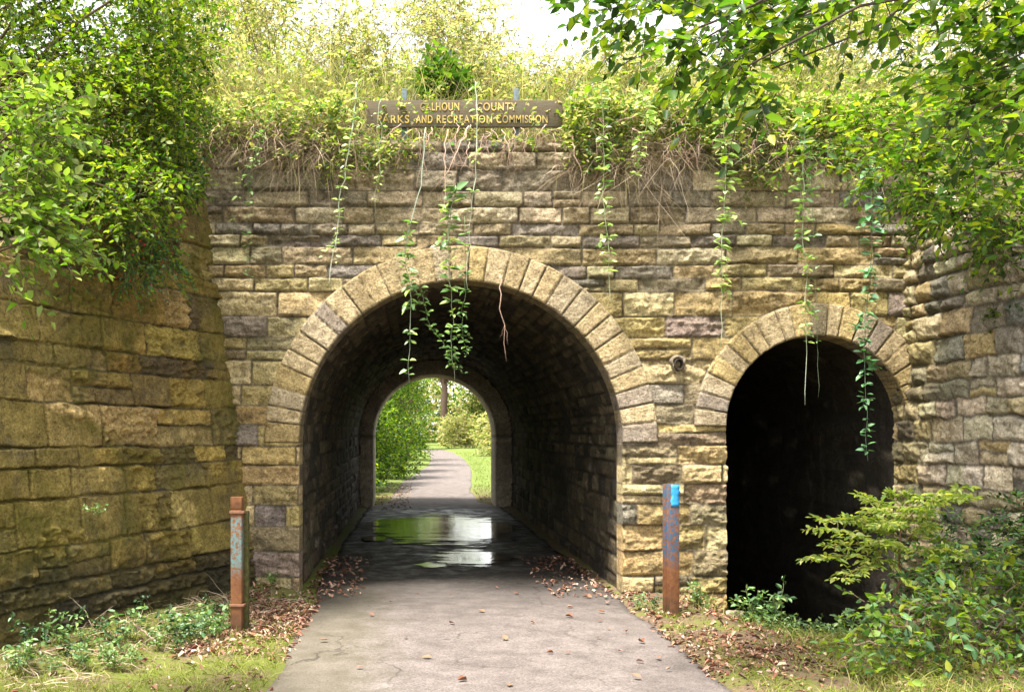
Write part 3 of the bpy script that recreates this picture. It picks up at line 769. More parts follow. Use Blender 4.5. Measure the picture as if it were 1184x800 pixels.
# --- lower right: pinnate sapling and bushes
base = np.array((3.75, 7.75, gz(3.75, 7.75)+0.0))
root = empty('sapling', base); tag(root, 'slender sapling with pale yellow green leaflets before the dark small arch', 'sapling')
f = Fol(12)
tip = P(1042, 600, 7.6)-base
stem = curve((0, 0, -0.1), tip, 0, 10, 0.02, f.r); f.T.tube(stem, np.linspace(0.013, 0.006, 10), 6, (0.16, 0.09, 0.05))
fronds = [(1042,655,940,645),(1040,640,945,610),(1040,620,950,600),(1045,615,1010,590),(1042,605,1115,565),(1045,600,1085,572),(1045,612,1120,575),(1048,640,1105,640),(1042,630,985,600),(1042,650,975,668),(1046,630,1075,610),(1044,640,965,630),(1042,610,1000,575),(1046,622,1060,590),(1042,645,1015,625),(1044,600,1040,575),(1046,615,1020,605)]
for i, (a, b, a2, b2) in enumerate(fronds):
    s_, e_ = P(a, b, 7.6)-base, P(a2, b2, 7.6-0.5*f.r.random())-base
    cpts = curve(s_, e_, 0.05, 8, 0.01, f.r); f.T.tube(cpts, np.linspace(0.005, 0.002, 8), 4, (0.2, 0.16, 0.05))
    n = 7
    tq = np.linspace(0.2, 1, n); S = np.stack([np.interp(tq, np.linspace(0, 1, 8), cpts[:, j]) for j in range(3)], -1)
    d = unit(e_-s_)
    for sg in (-1, 1):
        sd = unit(np.cross(d, (0, 0, 1.0)))*sg
        D = unit(np.tile(sd*0.75+d*0.6, (n, 1))+f.r.normal(0, 0.15, (n, 3))); D[:, 2] -= 0.1
        f.twigs(S, D, 0.16*(1.2-tq*0.6), 9, (0.036, 0.06), 0.45, [(0.34, 0.37, 0.09), (0.24, 0.31, 0.07), (0.42, 0.42, 0.16), (0.14, 0.21, 0.05)], None, droop=0.15, rad=0.0015, flat=0.7)
f.T.build('stem', M['twig'], root); f.build('leaves', M['leaf'], root)

pts = [(1120,720),(1160,690),(1090,715),(1140,660),(1175,660),(1060,720),(1100,740),(1150,745),(1180,740),(1040,760),(1080,775),(1125,785),(1170,785),(1020,730),(1070,690),(1190,690),(1210,720),(1120,650),(1005,770),(1200,780),(1230,760)]
cl = spread_clumps([(a, b, r0.uniform(6.5, 7.4)) for a, b in pts], None, r0, 0.12)
plant('bush', 'dense tangled green bush filling the lower right corner', 'bush', (3.95, 7.0, 0), cl, np.full(len(cl), 0.22), 25, (0.1, 0.3), 7, (0.028, 0.075), 0.52,
      BG+YG[:3]+[(0.18, 0.25, 0.05), (0.05, 0.09, 0.02)], None, seed=13, stem_r=0.02, droop=0.3)
pts = [(1150,640),(1110,625),(1170,625),(1085,650),(1070,670),(1180,600)]
cl = spread_clumps([(a, b, 8.1) for a, b in pts], None, r0, 0.1)
plant('bush', 'low shaded bush growing against the foot of the right retaining wall', 'bush', (4.7, 8.2, -0.1), cl, np.full(len(cl), 0.16), 40, (0.12, 0.28), 7, (0.035, 0.06), 0.5,
      BG+DG, None, seed=14, stem_r=0.015, droop=0.3)

# --- weeds: three kinds, copied
def weed(name, seed, hgt, n, leafL, pal):
    root = empty(name, (0, 0, 0)); f = Fol(seed); r = f.r
    for q in range(n):
        e_ = np.array((r.normal(0, hgt*0.35), r.normal(0, hgt*0.35), hgt*r.uniform(0.55, 1.0)))
        c_ = curve((r.normal(0, .02), r.normal(0, .02), -0.03), e_, 0.02, 7, 0.012, r)
        f.T.tube(c_, np.linspace(0.004, 0.0015, 7), 4, (0.10, 0.12, 0.03))
        m = 5; tq = np.linspace(0.35, 1, m)
        S = np.stack([np.interp(tq, np.linspace(0, 1, 7), c_[:, j]) for j in range(3)], -1)
        D = r.normal(0, 1, (m, 3)); D[:, 2] = np.abs(D[:, 2])*0.3+0.15
        f.twigs(S, D, r.uniform(0.05, 0.10, m), 4, leafL, 0.55, pal, None, droop=0.4, rad=0.0012)
    f.T.build('stem', M['twig'], root); f.build('leaves', M['leaf_vine'], root)
    return root
LBG = [(0.12, 0.22, 0.085), (0.18, 0.28, 0.11), (0.07, 0.14, 0.05), (0.24, 0.32, 0.10)]
kinds = [weed('weed', 51, 0.32, 5, (0.04, 0.065), LBG), weed('weed', 52, 0.26, 5, (0.03, 0.055), [(0.16, 0.25, 0.07), (0.22, 0.30, 0.09), (0.10, 0.18, 0.05)]), weed('weed', 53, 0.42, 4, (0.04, 0.06), BG[:2]+DG)]
used = [0, 0, 0]
def put_weed(kq, x, y, label, group, s=1.0, z=None):
    o = kinds[kq] if not used[kq] else copy_tree(kinds[kq])
    used[kq] = 1
    o.location = (x, y, gz(x, y) if z is None else z); o.rotation_euler = (0, 0, r0.uniform(0, 6.28)); o.scale = (s, s, s)
    tag(o, label, 'weed', group)
for i, (a, y) in enumerate([(245,8.0),(258,8.2),(230,7.5),(250,7.7),(30,6.75),(85,6.9),(140,7.3),(185,7.45),(210,7.6),(225,7.75),(135,6.8),(40,7.0),(70,7.25),(100,7.35),(125,7.5),(150,7.6),(175,7.7),(165,8.3),(195,7.8),(215,8.0),(235,8.25),(60,6.7),(120,6.95),(255,8.6),(25,6.6),(150,7.1),(200,7.3),(95,6.8),(238,7.9)]):
    put_weed(i % 3 if i != 6 else 2, (a-CX)/F*y, y, 'small bluish green weed at the foot of the mossy left wall', 'weeds along the left wall', r0.uniform(0.4, 0.85))
for i, (a, y, s) in enumerate([(806,9.35,0.75),(815,9.3,0.6),(755,8.9,0.5),(740,9.2,0.45)]):
    put_weed(i % 3, (a-CX)/F*y, y, 'small green weed at the foot of the pier between the arches', 'weeds by the pier', s)
for i, (a, y, s) in enumerate([(878,9.0,1.1),(895,8.95,1.15),(905,8.7,0.8),(868,9.1,0.9),(925,8.6,0.7),(950,8.4,0.75),(972,8.2,0.8),(1000,8.0,0.95),(915,8.2,0.5),(890,8.3,0.45),(940,8.0,0.5),(1010,7.6,0.8)]):
    put_weed((i*2) % 3, (a-CX)/F*y, y, 'leafy green weed on the edge of the dark small arch', 'weeds before the small arch', s)
put_weed(1, -2.42, 7.6, 'tiny green plant rooted in a joint of the mossy left wall', None, 0.42, 1.02)
put_weed(1, -1.43, 9.9, 'little weed at the corner where the left wall meets the tunnel front', None, 0.6)

# --- vines
def vine(label, pts, y, leafL, gap, pal, leafy=(0, 1), stem=0.004, scol=(0.22, 0.27, 0.13), seed=1, group='vines hanging down the stone front', name='hanging_vine'):
    y = y-0.1; w = np.array([P(a, b, y) for a, b in pts]); base = w[0].copy(); w = w-base
    t = np.linspace(0, 1, len(w)); n = 26; tt = np.linspace(0, 1, n)
    c_ = np.stack([np.interp(tt, t, w[:, j]) for j in range(3)], -1)
    r = np.random.default_rng(seed)
    c_[:, :2] += np.cumsum(r.normal(0, 0.011, (n, 2)), 0)*np.array((1, 0.5))
    root = empty(name, base); tag(root, label, 'vine', group)
    f = Fol(seed)
    f.T.tube(c_, np.linspace(stem, stem*0.45, n), 5, scol)
    ln = np.linalg.norm(np.diff(c_, axis=0), axis=1).sum()
    m = int(ln*(leafy[1]-leafy[0])/gap*1.25)
    if m > 0:
        q = np.clip(np.linspace(leafy[0], leafy[1], m)+r.normal(0, 0.35/m, m), 0, 1)
        S = np.stack([np.interp(q, tt, c_[:, j]) for j in range(3)], -1)
        for sg in (-1, 1):
            D = np.stack([sg*np.ones(m)+r.normal(0, 0.25, m), r.normal(-0.4, 0.45, m), r.normal(0.05, 0.38, m)], -1)
            L = 1.3*r.uniform(leafL*0.55, leafL*1.2, m)*(1.1-0.45*q)
            keep = r.random(m) < 0.95+0.15*np.sin(q*23+seed)
            nm = np.stack([r.normal(0, 0.35, m), r.normal(-0.5, 0.3, m), np.ones(m)], -1)
            f.leaves(S[keep]+unit(D[keep])*0.012, D[keep], nm[keep], L[keep], L[keep]*0.62, pal, None, 0.2, 0.25)
            k2 = r.random(m) < 0.5
            D2 = np.stack([sg*r.uniform(0.2, 0.7, m), -np.ones(m)*0.7, r.normal(0, 0.3, m)], -1)
            f.leaves(S[k2], D2[k2], nm[k2], L[k2]*0.8, L[k2]*0.42, pal, None, 0.2, 0.25)
    if m > 14:            # short side shoots
        ii = r.integers(3, n-5, max(2, m//9))
        f.twigs(c_[ii], np.stack([r.normal(0, 0.8, len(ii)), -np.abs(r.normal(0.2, 0.3, len(ii))), r.normal(-0.2, 0.5, len(ii))], -1), r.uniform(0.08, 0.2, len(ii)), 5, (leafL*0.6, leafL), 0.6, pal, None, droop=0.9, rad=0.0015, tcol=scol)
    f.T.build('stem', M['twig'], root)
    if f.L: f.build('leaves', M['leaf_vine'], root)
VP_ = [(0.30, 0.40, 0.10), (0.22, 0.33, 0.08), (0.40, 0.47, 0.20)]
VD_ = [(0.14, 0.25, 0.075), (0.20, 0.31, 0.10), (0.09, 0.17, 0.05)]
WS = (0.45, 0.5, 0.38)
vine('pale stringy vine dropping left of the large arch, leafy near its top', [(412,95),(402,180),(390,265),(381,332)], 9.82, 0.055, 0.075, VP_, (0.0, 0.75), 0.007, WS, 1)
vine('curving leafy vine that bends left and hangs into the large arch', [(492,148),(484,215),(464,280),(463,310),(469,345),(470,442)], 9.80, 0.085, 0.085, VD_+VP_[:1], (0.33, 1), 0.006, (0.3, 0.34, 0.26), 2)
vine('thickly leaved vine hanging deepest into the middle of the large arch', [(524,215),(521,260),(519,330),(524,390),(527,440)], 9.80, 0.085, 0.065, VD_+VP_[:1], (0, 0.93), 0.005, (0.26, 0.3, 0.2), 3)
vine('thin side vine slanting between two leafy vines in the large arch', [(486,333),(497,360),(512,388),(530,412),(542,432)], 9.86, 0.055, 0.055, VD_, (0, 1), 0.003, (0.16, 0.22, 0.1), 4)
vine('leafy vine strand twined beside the thickest one in the large arch', [(535,250),(534,330),(532,380),(530,412)], 9.74, 0.06, 0.07, VD_, (0.1, 1), 0.003, (0.16, 0.22, 0.1), 44)
vine('taut pale vine like a string hanging over the crown of the large arch', [(551,95),(552,210),(551,335)], 9.86, 0.06, 0.16, VP_, (0.0, 0.6), 0.0055, WS, 5)
vine('leafy vine on the wall right of the arch crown', [(696,95),(699,180),(701,270),(705,350)], 9.82, 0.075, 0.075, VP_+VD_[:1], (0, 0.85), 0.005, (0.35, 0.42, 0.25), 6)
vine('short leafy vine with a reddish tip near the wall top', [(742,110),(750,150),(752,190),(748,212)], 9.8, 0.07, 0.06, VP_, (0, 0.9), 0.004, (0.3, 0.3, 0.15), 7)
vine('dense light green vine hanging beside the small arch crown', [(843,105),(846,200),(848,300),(850,402)], 9.75, 0.085, 0.06, VP_, (0, 0.78), 0.006, (0.38, 0.45, 0.27), 8)
vine('grey green vine trailing to a bare thread in the small arch', [(930,130),(935,230),(941,340),(946,468)], 9.75, 0.075, 0.065, VP_[:2]+VD_, (0, 0.8), 0.006, (0.4, 0.45, 0.33), 9)
vine('thin twin strand beside the grey green vine over the small arch', [(938,180),(946,300),(950,460)], 9.83, 0.05, 0.2, VD_, (0, 0.8), 0.0025, (0.16, 0.22, 0.12), 10)
vine('bluish green vine hanging far down in front of the small arch', [(1006,180),(1001,290),(996,410),(998,532)], 9.6, 0.09, 0.075, [(0.10, 0.23, 0.10), (0.14, 0.28, 0.12), (0.07, 0.16, 0.07)], (0, 0.97), 0.005, (0.16, 0.24, 0.16), 11)
vine('fine green vine at the far left of the stone front', [(300,150),(287,210),(286,300),(288,345)], 9.85, 0.05, 0.10, VD_, (0.0, 0.8), 0.003, (0.14, 0.2, 0.1), 12)
vine('fine sparse vine nearest the left corner of the stone front', [(318,120),(290,165),(262,215),(258,300)], 9.84, 0.045, 0.12, VP_, (0.0, 0.8), 0.003, (0.16, 0.22, 0.1), 13)
vine('thin vine hanging under the left end of the signboard', [(440,115),(436,190),(430,250)], 9.82, 0.045, 0.09, VP_, (0.1, 0.8), 0.003, (0.35, 0.4, 0.25), 14)
# dead roots
def roots(spec, label, group):
    r = np.random.default_rng(61)
    for (a, b, dx, L, y, th) in spec:
        p0 = P(a, b, y); n = 12
        t = np.linspace(0, 1, n)
        c_ = np.stack([dx*t**1.4, -0.12*np.sin(t*2.6)*0.6+0*t, 0.05*np.sin(t*math.pi)-L*t], -1)
        c_[:, :2] += np.cumsum(r.normal(0, 0.016, (n, 2))*np.array((1, 0.4)), 0)
        mb = MB(); mb.tube(c_, 1.15*np.linspace(th, th*0.3, n), 5, np.array((0.44, 0.30, 0.23))*r.uniform(0.4, 1.2))
        # side rootlets
        for q in range(r.integers(2, 5)):
            i = r.integers(3, 9); e_ = c_[i]+np.array((r.normal(0, 0.1), r.normal(-.02, 0.02), -r.uniform(0.1, 0.25)))
            mb.tube(curve(c_[i], e_, 0, 6, 0.012, r), np.linspace(th*0.4, th*0.15, 6), 4, (0.27, 0.17, 0.12))
        o = mb.build('hanging_root', M['twig'], None, True); o.location = p0
        tag(o, label, 'root', group)
rr = np.random.default_rng(62)
sp = [(500,148,-0.18,0.62,9.86,0.006),(520,150,-0.04,0.95,9.86,0.006),(545,146,-0.22,0.58,9.84,0.008),(533,150,-0.12,0.5,9.86,0.005),(486,150,0.1,0.4,9.88,0.004),(572,150,0.02,0.42,9.86,0.006),(583,150,0.06,0.45,9.86,0.005),(612,152,0.03,0.5,9.86,0.004),(640,155,-0.05,0.55,9.88,0.004),(470,152,-0.1,0.3,9.88,0.004),(558,152,0.1,0.35,9.86,0.004),(600,148,-0.15,0.3,9.86,0.004)]
for q in range(34):
    a = rr.uniform(650, 915); sp.append((a, rr.uniform(125, 165), rr.normal(0, 0.2), rr.uniform(0.2, 0.8)*rr.random()**0.5, rr.uniform(9.8, 9.9), rr.uniform(0.003, 0.007)))
for q in range(24):
    a = rr.uniform(250, 650); sp.append((a, rr.uniform(140, 165), rr.normal(-0.05, 0.12), rr.uniform(0.2, 0.5), rr.uniform(9.8, 9.9), rr.uniform(0.003, 0.006)))
roots(sp, 'thin bare reddish root hanging over the top edge of the stone front', 'roots hanging from the bank')
roots([(579,318,0.04,0.86,9.9,0.006)], 'single dead brown stem hanging inside the crown of the large arch', None)

# ------------------------------------------------------------------ ribbons (grass, straw)
def ribbons(mb, r, p0, d0, L, bend, w, pal, K=5, wav=0.0):
    n = len(p0); t = np.linspace(0, 1, K)
    L = np.broadcast_to(L, (n,))
    C = p0[:, None]+d0[:, None]*(L[:, None]*t)[..., None]+bend[:, None]*(L[:, None]*t**2)[..., None]
    if wav: C = C+np.cumsum(r.normal(0, wav, (n, K, 3))*(t > 0)[None, :, None], 1)
    s = unit(np.cross(d0+bend*0.5, unit(r.normal(0, 1, (n, 3)))))
    ww = (w*r.uniform(0.7, 1.3, n))[:, None]*(1-t[None]**1.5*0.9)
    V = np.stack([C-s[:, None]*ww[..., None]*0.5, C+s[:, None]*ww[..., None]*0.5], 2)
    pal = np.array(pal); c = pal[r.integers(0, len(pal), n)]*r.uniform(0.7, 1.3, (n, 1))
    b = np.arange(n)[:, None, None]*K*2
    q = np.array([(i*2, i*2+1, i*2+3, i*2+2) for i in range(K-1)])
    mb.add(V.reshape(-1, 3), (b+q[None]).reshape(-1, 4), np.repeat(c, K*2, 0))
STRAW = [(0.42, 0.33, 0.23), (0.28, 0.20, 0.135), (0.56, 0.46, 0.34), (0.14, 0.10, 0.065), (0.20, 0.18, 0.07)]
r = np.random.default_rng(71); mb = MB()
n = 17000
x = np.concatenate([r.uniform(-2.6, 5.4, n//2), r.uniform(-2.2, -0.75, n//4), r.uniform(1.5, 4.2, n-n//2-n//4)])
y = 10.06+r.random(n)**1.4*0.9
p0 = np.stack([x, y, bank_z(x, y)+0.02], -1)
d0 = unit(np.stack([r.normal(-0.15, 0.8, n), -0.75+r.normal(0, 0.4, n), 0.35+r.normal(0, 0.5, n)], -1))
L = 0.62*r.uniform(0.2, 0.75, n)*np.where((x < -0.75), 1.3, 1.0)*np.clip(0.85+1.3*fbm(x*1.6, 0, 0, 3, 19), 0.3, 1.5)
# kept thin over the sign
n2_ = 5000
xx_ = np.concatenate([r.uniform(-2.15, -0.7, n2_*3//5), r.uniform(1.6, 4.0, n2_-n2_*3//5)]); yy_ = r.uniform(10.0, 10.6, n2_)
p0 = np.concatenate([p0, np.stack([xx_, yy_, bank_z(xx_, yy_)+r.uniform(0.0, 0.18, n2_)], -1)])
d0 = np.concatenate([d0, unit(np.stack([r.normal(-0.25, 0.45, n2_), -0.8+r.normal(0, 0.3, n2_), 0.6+r.normal(0, 0.3, n2_)], -1))])
L = np.concatenate([L, r.uniform(0.2, 0.55, n2_)]); x = np.concatenate([x, xx_]); y = np.concatenate([y, yy_]); n += n2_
keep = ~((x > -0.75) & (x < 1.55) & (y < 10.5))
bend = np.stack([r.normal(0, 0.4, n), r.normal(0.12, 0.15, n), -r.uniform(0.4, 1.2, n)], -1)
ribbons(mb, r, p0[keep], d0[keep], L[keep], bend[keep], 0.007, STRAW, 8, 0.012)
tag(mb.build('dry_grass', M['straw']), 'straw coloured dry grass drooping over the top edge of the wall', 'dry grass', kind='stuff')
# green grass and herbs on the bank
mb = MB(); n = 46000
x = r.uniform(-4.5, 8.5, n); y = 10.45+r.random(n)*4.5
p0 = np.stack([x, y, bank_z(x, y)], -1)
d0 = unit(np.stack([r.normal(0, 0.35, n), r.normal(-0.25, 0.35, n), np.ones(n)], -1))
ribbons(mb, r, p0, d0, r.uniform(0.3, 0.8, n)*np.where(y > 11.2, 1.5, 1.0), np.stack([r.normal(0, 0.3, n), r.normal(-0.2, 0.3, n), -r.uniform(0.1, 0.6, n)], -1), 0.008, PALE+STRAW[:3]+[(0.5, 0.44, 0.3)], 5)
tag(mb.build('bank_grass', M['grass']), 'tall pale grass growing thickly on top of the bank', 'grass', kind='stuff')
f = Fol(73); n = 5200
x = r.uniform(-3.2, 6.5, n); y = 10.3+r.random(n)**1.3*3.0
S = np.stack([x, y, bank_z(x, y)+r.random(n)**1.5*0.75], -1)
S = S[~((x > -0.72) & (x < 1.52) & (y < 10.62) & (r.random(n) < 0.9))]
n = len(S)
D = np.stack([r.normal(0, 0.6, n), r.normal(-0.5, 0.5, n), r.normal(0.35, 0.4, n)], -1)
f.twigs(S, D, r.uniform(0.1, 0.28, n), 6, (0.035, 0.065), 0.5, PALE+YG[:2]+MG[:1], None, droop=0.35, rad=0.0015)
n = 6500
x = r.uniform(-2.3, 4.9, n); cl_ = fbm(x*1.7, 0, 0, 3, 29)
S = np.stack([x, r.uniform(9.86, 10.25, n), 5.0-r.random(n)**1.4*(0.55+0.5*cl_)], -1)
sgn_ = (S[:, 0] > -0.72) & (S[:, 0] < 1.5) & (S[:, 2] > 4.62)
S = S[(cl_+r.normal(0, 0.3, n) > -0.25) & (~sgn_ | (r.random(n) < 0.08)) & ((S[:, 0] > -0.9) | (S[:, 0] < -2.0) | (r.random(n) < 0.45))]; n = len(S)
f.twigs(S, np.stack([r.normal(0, 0.5, n), r.normal(-0.6, 0.3, n), r.normal(-0.15, 0.5, n)], -1), r.uniform(0.08, 0.22, n), 6, (0.03, 0.06), 0.55, PALE+YG[:2]+BG[:1], None, droop=0.5, rad=0.0015)
tag(f.build('undergrowth', M['leaf_soft']), 'low leafy herbs covering the edge of the bank above the wall', 'undergrowth', kind='stuff')

# shrubs on the bank
for i, (x, y, w_, h_, pal_) in enumerate([(-2.6,11.3,0.8,1.5,PALE),(-1.6,12.0,0.9,1.7,PALE),(-0.8,11.5,0.6,1.2,PALE),(0.0,12.3,0.9,1.5,PALE),(0.7,11.5,0.5,1.1,PALE),(1.5,12.2,0.7,1.0,PALE),(2.3,11.5,0.6,0.95,PALE),
        (3.1,12.1,0.7,0.9,PALE),(4.0,11.5,0.6,0.9,PALE),(4.9,12.0,0.8,1.2,PALE),(5.8,11.4,0.8,1.5,PALE),(-2.2,13.5,1.1,2.0,PALE),(-0.6,14.0,1.1,1.9,PALE),(0.9,13.4,0.9,1.9,PALE),(0.2,13.0,0.7,1.8,PALE),(6.8,12.5,1.0,2.0,PALE)]):
    rb = np.random.default_rng(200+i); z0 = float(bank_z(x, y))
    cl = [(x+rb.normal(0, w_*0.45), y+rb.normal(0, w_*0.3), z0+h_*rb.uniform(0.25, 1.0)) for q in range(9)]
    plant('bank_shrub', 'pale yellow green shrub in the thicket on top of the bank', 'shrub', (x, y, z0), cl, np.full(9, 0.32), 46, (0.15, 0.38), 8, (0.028, 0.055), 0.48, pal_, None, group='shrubs on top of the bank', mat='leaf_soft', seed=300+i, stem_r=0.02, droop=0.3)
# broad leaved green plant behind the sign
cl = [P(505,75,10.9), P(520,90,10.9), P(512,100,10.8), P(498,95,10.9), P(528,105,10.8)]
plant('bank_plant', 'darker green broad leaved plant just behind the signboard', 'plant', (0.3, 11.0, 5.0), cl, np.full(5, 0.14), 16, (0.12, 0.2), 5, (0.07, 0.11), 0.55, MG, None, seed=330, stem_r=0.01)
# trees at the back of the bank
for i, (x, y, h_, w_) in enumerate([(-7.5,17.5,5.0,1.8),(-3.2,18.0,4.2,1.6),(9.5,14.5,6.0,2.0),(7.2,18.0,4.0,1.6)]):
    rb = np.random.default_rng(400+i); z0 = float(bank_z(x, min(y, 22)))
    cl = [(x+rb.normal(0, w_*0.5), y+rb.normal(0, w_*0.5), z0+h_*rb.uniform(0.3, 1.0)) for q in range(20)]
    plant('bank_tree', ['young tree on the bank behind the large left shrub', 'slim young tree on the bank above the left corner', 'tree on the bank at the far right', 'small tree on the bank behind the right boughs'][i], 'tree', (x, y, z0), cl, np.full(20, 0.6), 42, (0.25, 0.5), 7, (0.07, 0.11), 0.55, PALE+YG, None, mat='leaf_soft', seed=410+i, stem_r=0.1, trunk=(x, y, z0+h_*0.4), parts=('trunk', 'crown'), droop=0.3, rad=0.004)

# ------------------------------------------------------------------ verges: grass, litter, fallen leaves
mb = MB(); n = 52000
x = np.concatenate([r.uniform(-4.2, -0.85, n//2), r.uniform(1.95, 4.6, n-n//2)]); y = r.uniform(4.5, 9.7, n)
den = fbm(x*1.5, y*1.5, 0, 3, 81)
ok = (x > left_x(y)+0.05) & (den+r.normal(0, 0.22, n) > np.where(x < 0, -0.45, -0.06)) & ((x < 0) | (x > pr(y)+0.12)) & ((x > 0) | (x < pl(y)-0.02)) & ~((x > 0) & (y > 9.7))
ok &= ~((x < 0) & (y > 8.4) & (r.random(n) < 0.8))
x, y = x[ok], y[ok]; n = len(x)
p0 = np.stack([x, y, gz(x, y)-0.005], -1)
d0 = unit(np.stack([r.normal(0, 0.5, n), r.normal(0, 0.5, n), np.ones(n)], -1))
ribbons(mb, r, p0, d0, r.uniform(0.035, 0.12, n)*(1+0.8*(x > 2.6)), np.stack([r.normal(0, 0.4, n), r.normal(0, 0.4, n), -r.uniform(0.1, 0.6, n)], -1), 0.006, [(0.19, 0.23, 0.035), (0.26, 0.27, 0.06), (0.13, 0.17, 0.025), (0.30, 0.26, 0.11)], 4)
tag(mb.build('grass', M['grass']), 'short yellowish grass on the verges beside the path', 'grass', kind='stuff')

mb = MB(); n = 700
y = r.uniform(6.3, 9.6, n); x = left_x(y)+0.1+r.random(n)**1.3*0.85
ok = x < pl(y)-0.1; x, y = x[ok], y[ok]; n = len(x)
ribbons(mb, r, np.stack([x, y, gz(x, y)+0.02], -1), unit(np.stack([r.normal(0, 1, n), r.normal(0, 1, n), r.uniform(0.0, 0.7, n)], -1)), r.uniform(0.12, 0.4, n), np.stack([r.normal(0, 0.3, n), r.normal(0, 0.3, n), -r.uniform(0.1, 0.5, n)], -1), 0.005, STRAW[:3], 7, 0.01)
tag(mb.build('dry_stalks', M['straw']), 'dead straw stalks lying among the weeds under the left wall', 'dry grass', kind='stuff')
BROWN = [(0.26, 0.125, 0.075), (0.36, 0.21, 0.14), (0.18, 0.075, 0.045), (0.46, 0.33, 0.24), (0.11, 0.065, 0.045)]
f = Fol(83); n = 17000
x = np.concatenate([r.uniform(-1.75, -0.8, n//3), 2.0+r.random(n//3)**1.3*2.2, r.uniform(-3.5, 4.5, n-2*(n//3))]); y = np.concatenate([r.uniform(7.2, 10.0, n//3), r.uniform(4.8, 10, n-n//3)])
den = fbm(x*1.1+9, y*1.1, 0, 3, 82)
onp = (x > pl(y)+0.05) & (x < pr(y)-0.06)
ok = (x > left_x(y)+0.05) & (den+r.normal(0, 0.3, n) > np.where(x > 2, 0.02, 0.12)) & (~onp | (r.random(n) < 0.0))
x, y = x[ok], y[ok]; n = len(x)
f.leaves(np.stack([x, y, gz(x, y)+0.012+r.random(n)*0.02], -1), np.stack([r.normal(0, 1, n), r.normal(0, 1, n), r.normal(0, 0.18, n)], -1), np.stack([r.normal(0, 0.3, n), r.normal(0, 0.3, n), np.ones(n)], -1), 0.02+0.06*r.random(n)**1.6, 0.010+0.03*r.random(n)**1.5, BROWN, None, 0.5, 0.3)
# drifts along the walls in the passage and round the far mouth
n = 900
x = np.concatenate([BX-BR+0.05+r.random(n//3)**1.5*0.55, BX+BR-0.05-r.random(n//3)**1.5*0.7, r.uniform(-0.95, -0.1, n-2*(n//3))]); y = np.concatenate([r.uniform(9.8, 13, 2*(n//3)), r.uniform(20.5, 31, n-2*(n//3))])
zz = np.maximum(gz(x, y), np.where((x > pl(y)) & (x < pr(y)), 0.034, -1))+0.012
f.leaves(np.stack([x, y, zz], -1), np.stack([r.normal(0, 1, n), r.normal(0, 1, n), r.normal(0, 0.12, n)], -1), np.stack([r.normal(0, 0.25, n), r.normal(0, 0.25, n), np.ones(n)], -1), r.uniform(0.03, 0.08, n), r.uniform(0.018, 0.045, n), BROWN, None, 0.4, 0.3)
tag(f.build('leaf_litter', M['litter']), 'brown and pinkish dead leaves drifted beside the path', 'leaf litter', kind='stuff')
# single fallen leaves on the asphalt
proto = []
for q in range(5):
    f = Fol(90+q); f.leaves(np.zeros((1, 3)), np.array([[1.0, 0, 0.06]]), np.array([[0, 0.1, 1.0]]), 0.07, 0.042, [BROWN[(0, 2, 1, 2, 0)[q]]], None, 0.55, -0.1)
    proto.append(f)
first = [None]*5
spots = [(500,766),(432,716),(655,706),(540,792),(412,778),(470,742),(600,690),(702,700),(663,718),(690,742),(705,732),(690,722),(715,758),(640,760),(585,745),(560,712),(520,725),(735,770),(745,748),(760,765),(700,712),(660,760),(770,780),(618,725),(450,700),(395,690),(485,690),(640,690),(725,735),(742,790),(590,797),(576,684),(690,690),(520,690),(380,745)]
for i, (a, b) in enumerate(spots):
    y_ = H*F/(b-CY); x_ = (a-CX)/F*y_
    q = i % 5
    if first[q] is None: o = first[q] = proto[q].build('fallen_leaf', M['litter'])
    else: o = first[q].copy(); COL.objects.link(o)
    o.location = (x_, y_, 0.038); o.rotation_euler = (r0.normal(0, 0.12), r0.normal(0, 0.12), r0.uniform(0, 6.28)); s = r0.uniform(0.55, 1.2); o.scale = (s, s, s)
    tag(o, 'curled brown fallen leaf lying on the bare asphalt', 'leaf', 'fallen leaves on the path')

# dead sticks
for i, (a0, b0, a1, b1, y0, y1, lab) in enumerate([(985,745,1045,750,7.4,7.2,'bare stick lying across the leaf litter before the green bush'),(1040,715,1065,748,7.1,6.7,'thin pale twig slanting down through the lower right bush'),(155,722,180,742,7.6,7.6,'short pale broken stick among weeds at the left wall'),(45,766,120,752,6.95,7.2,'long dry stalk lying among the left weeds')]):
    p0, p1 = P(a0, b0, y0), P(a1, b1, y1)
    p0[2] = max(p0[2], gz(p0[0], p0[1])+0.03); p1[2] = max(p1[2], gz(p1[0], p1[1])+0.02)
    mb = MB(); mb.tube(curve((0, 0, 0), p1-p0, 0.02, 9, 0.012, r0), np.linspace(0.010, 0.005, 9), 6, (0.36, 0.25, 0.18))
    o = mb.build('stick', M['twig'], None, True); o.location = p0; tag(o, lab, 'stick')

# flat pale stone and weep pipe
def rock(name, loc, sx, sy, sz, seed, col, mat, label, cat):
    n1, n2 = 14, 22
    th = np.linspace(0, math.pi, n1)[:, None]; ph = np.linspace(0, 2*math.pi, n2)[None]
    d = np.stack([np.sin(th)*np.cos(ph), np.sin(th)*np.sin(ph), np.cos(th)+0*ph], -1)
    d = np.sign(d)*np.abs(d)**0.65
    q = 1+0.28*fbm(d[..., 0]*1.5, d[..., 1]*1.5, d[..., 2]*1.5, 3, seed)
    mb = MB(); mb.grid(d*q[..., None]*np.array((sx, sy, sz)), col, flip=True)
    o = mb.build(name, mat, None, True); o.location = loc; tag(o, label, cat); return o
rock('loose_stone', (3.0, 9.25, gz(3.0, 9.25)+0.07), 0.10, 0.07, 0.035, 3, (0.6, 0.5, 0.4), M['ring'], 'flat pale loose stone at the left foot of the small arch', 'stone')
pz = H-(422-CY)/115.1; px_ = (783-CX)/115.1
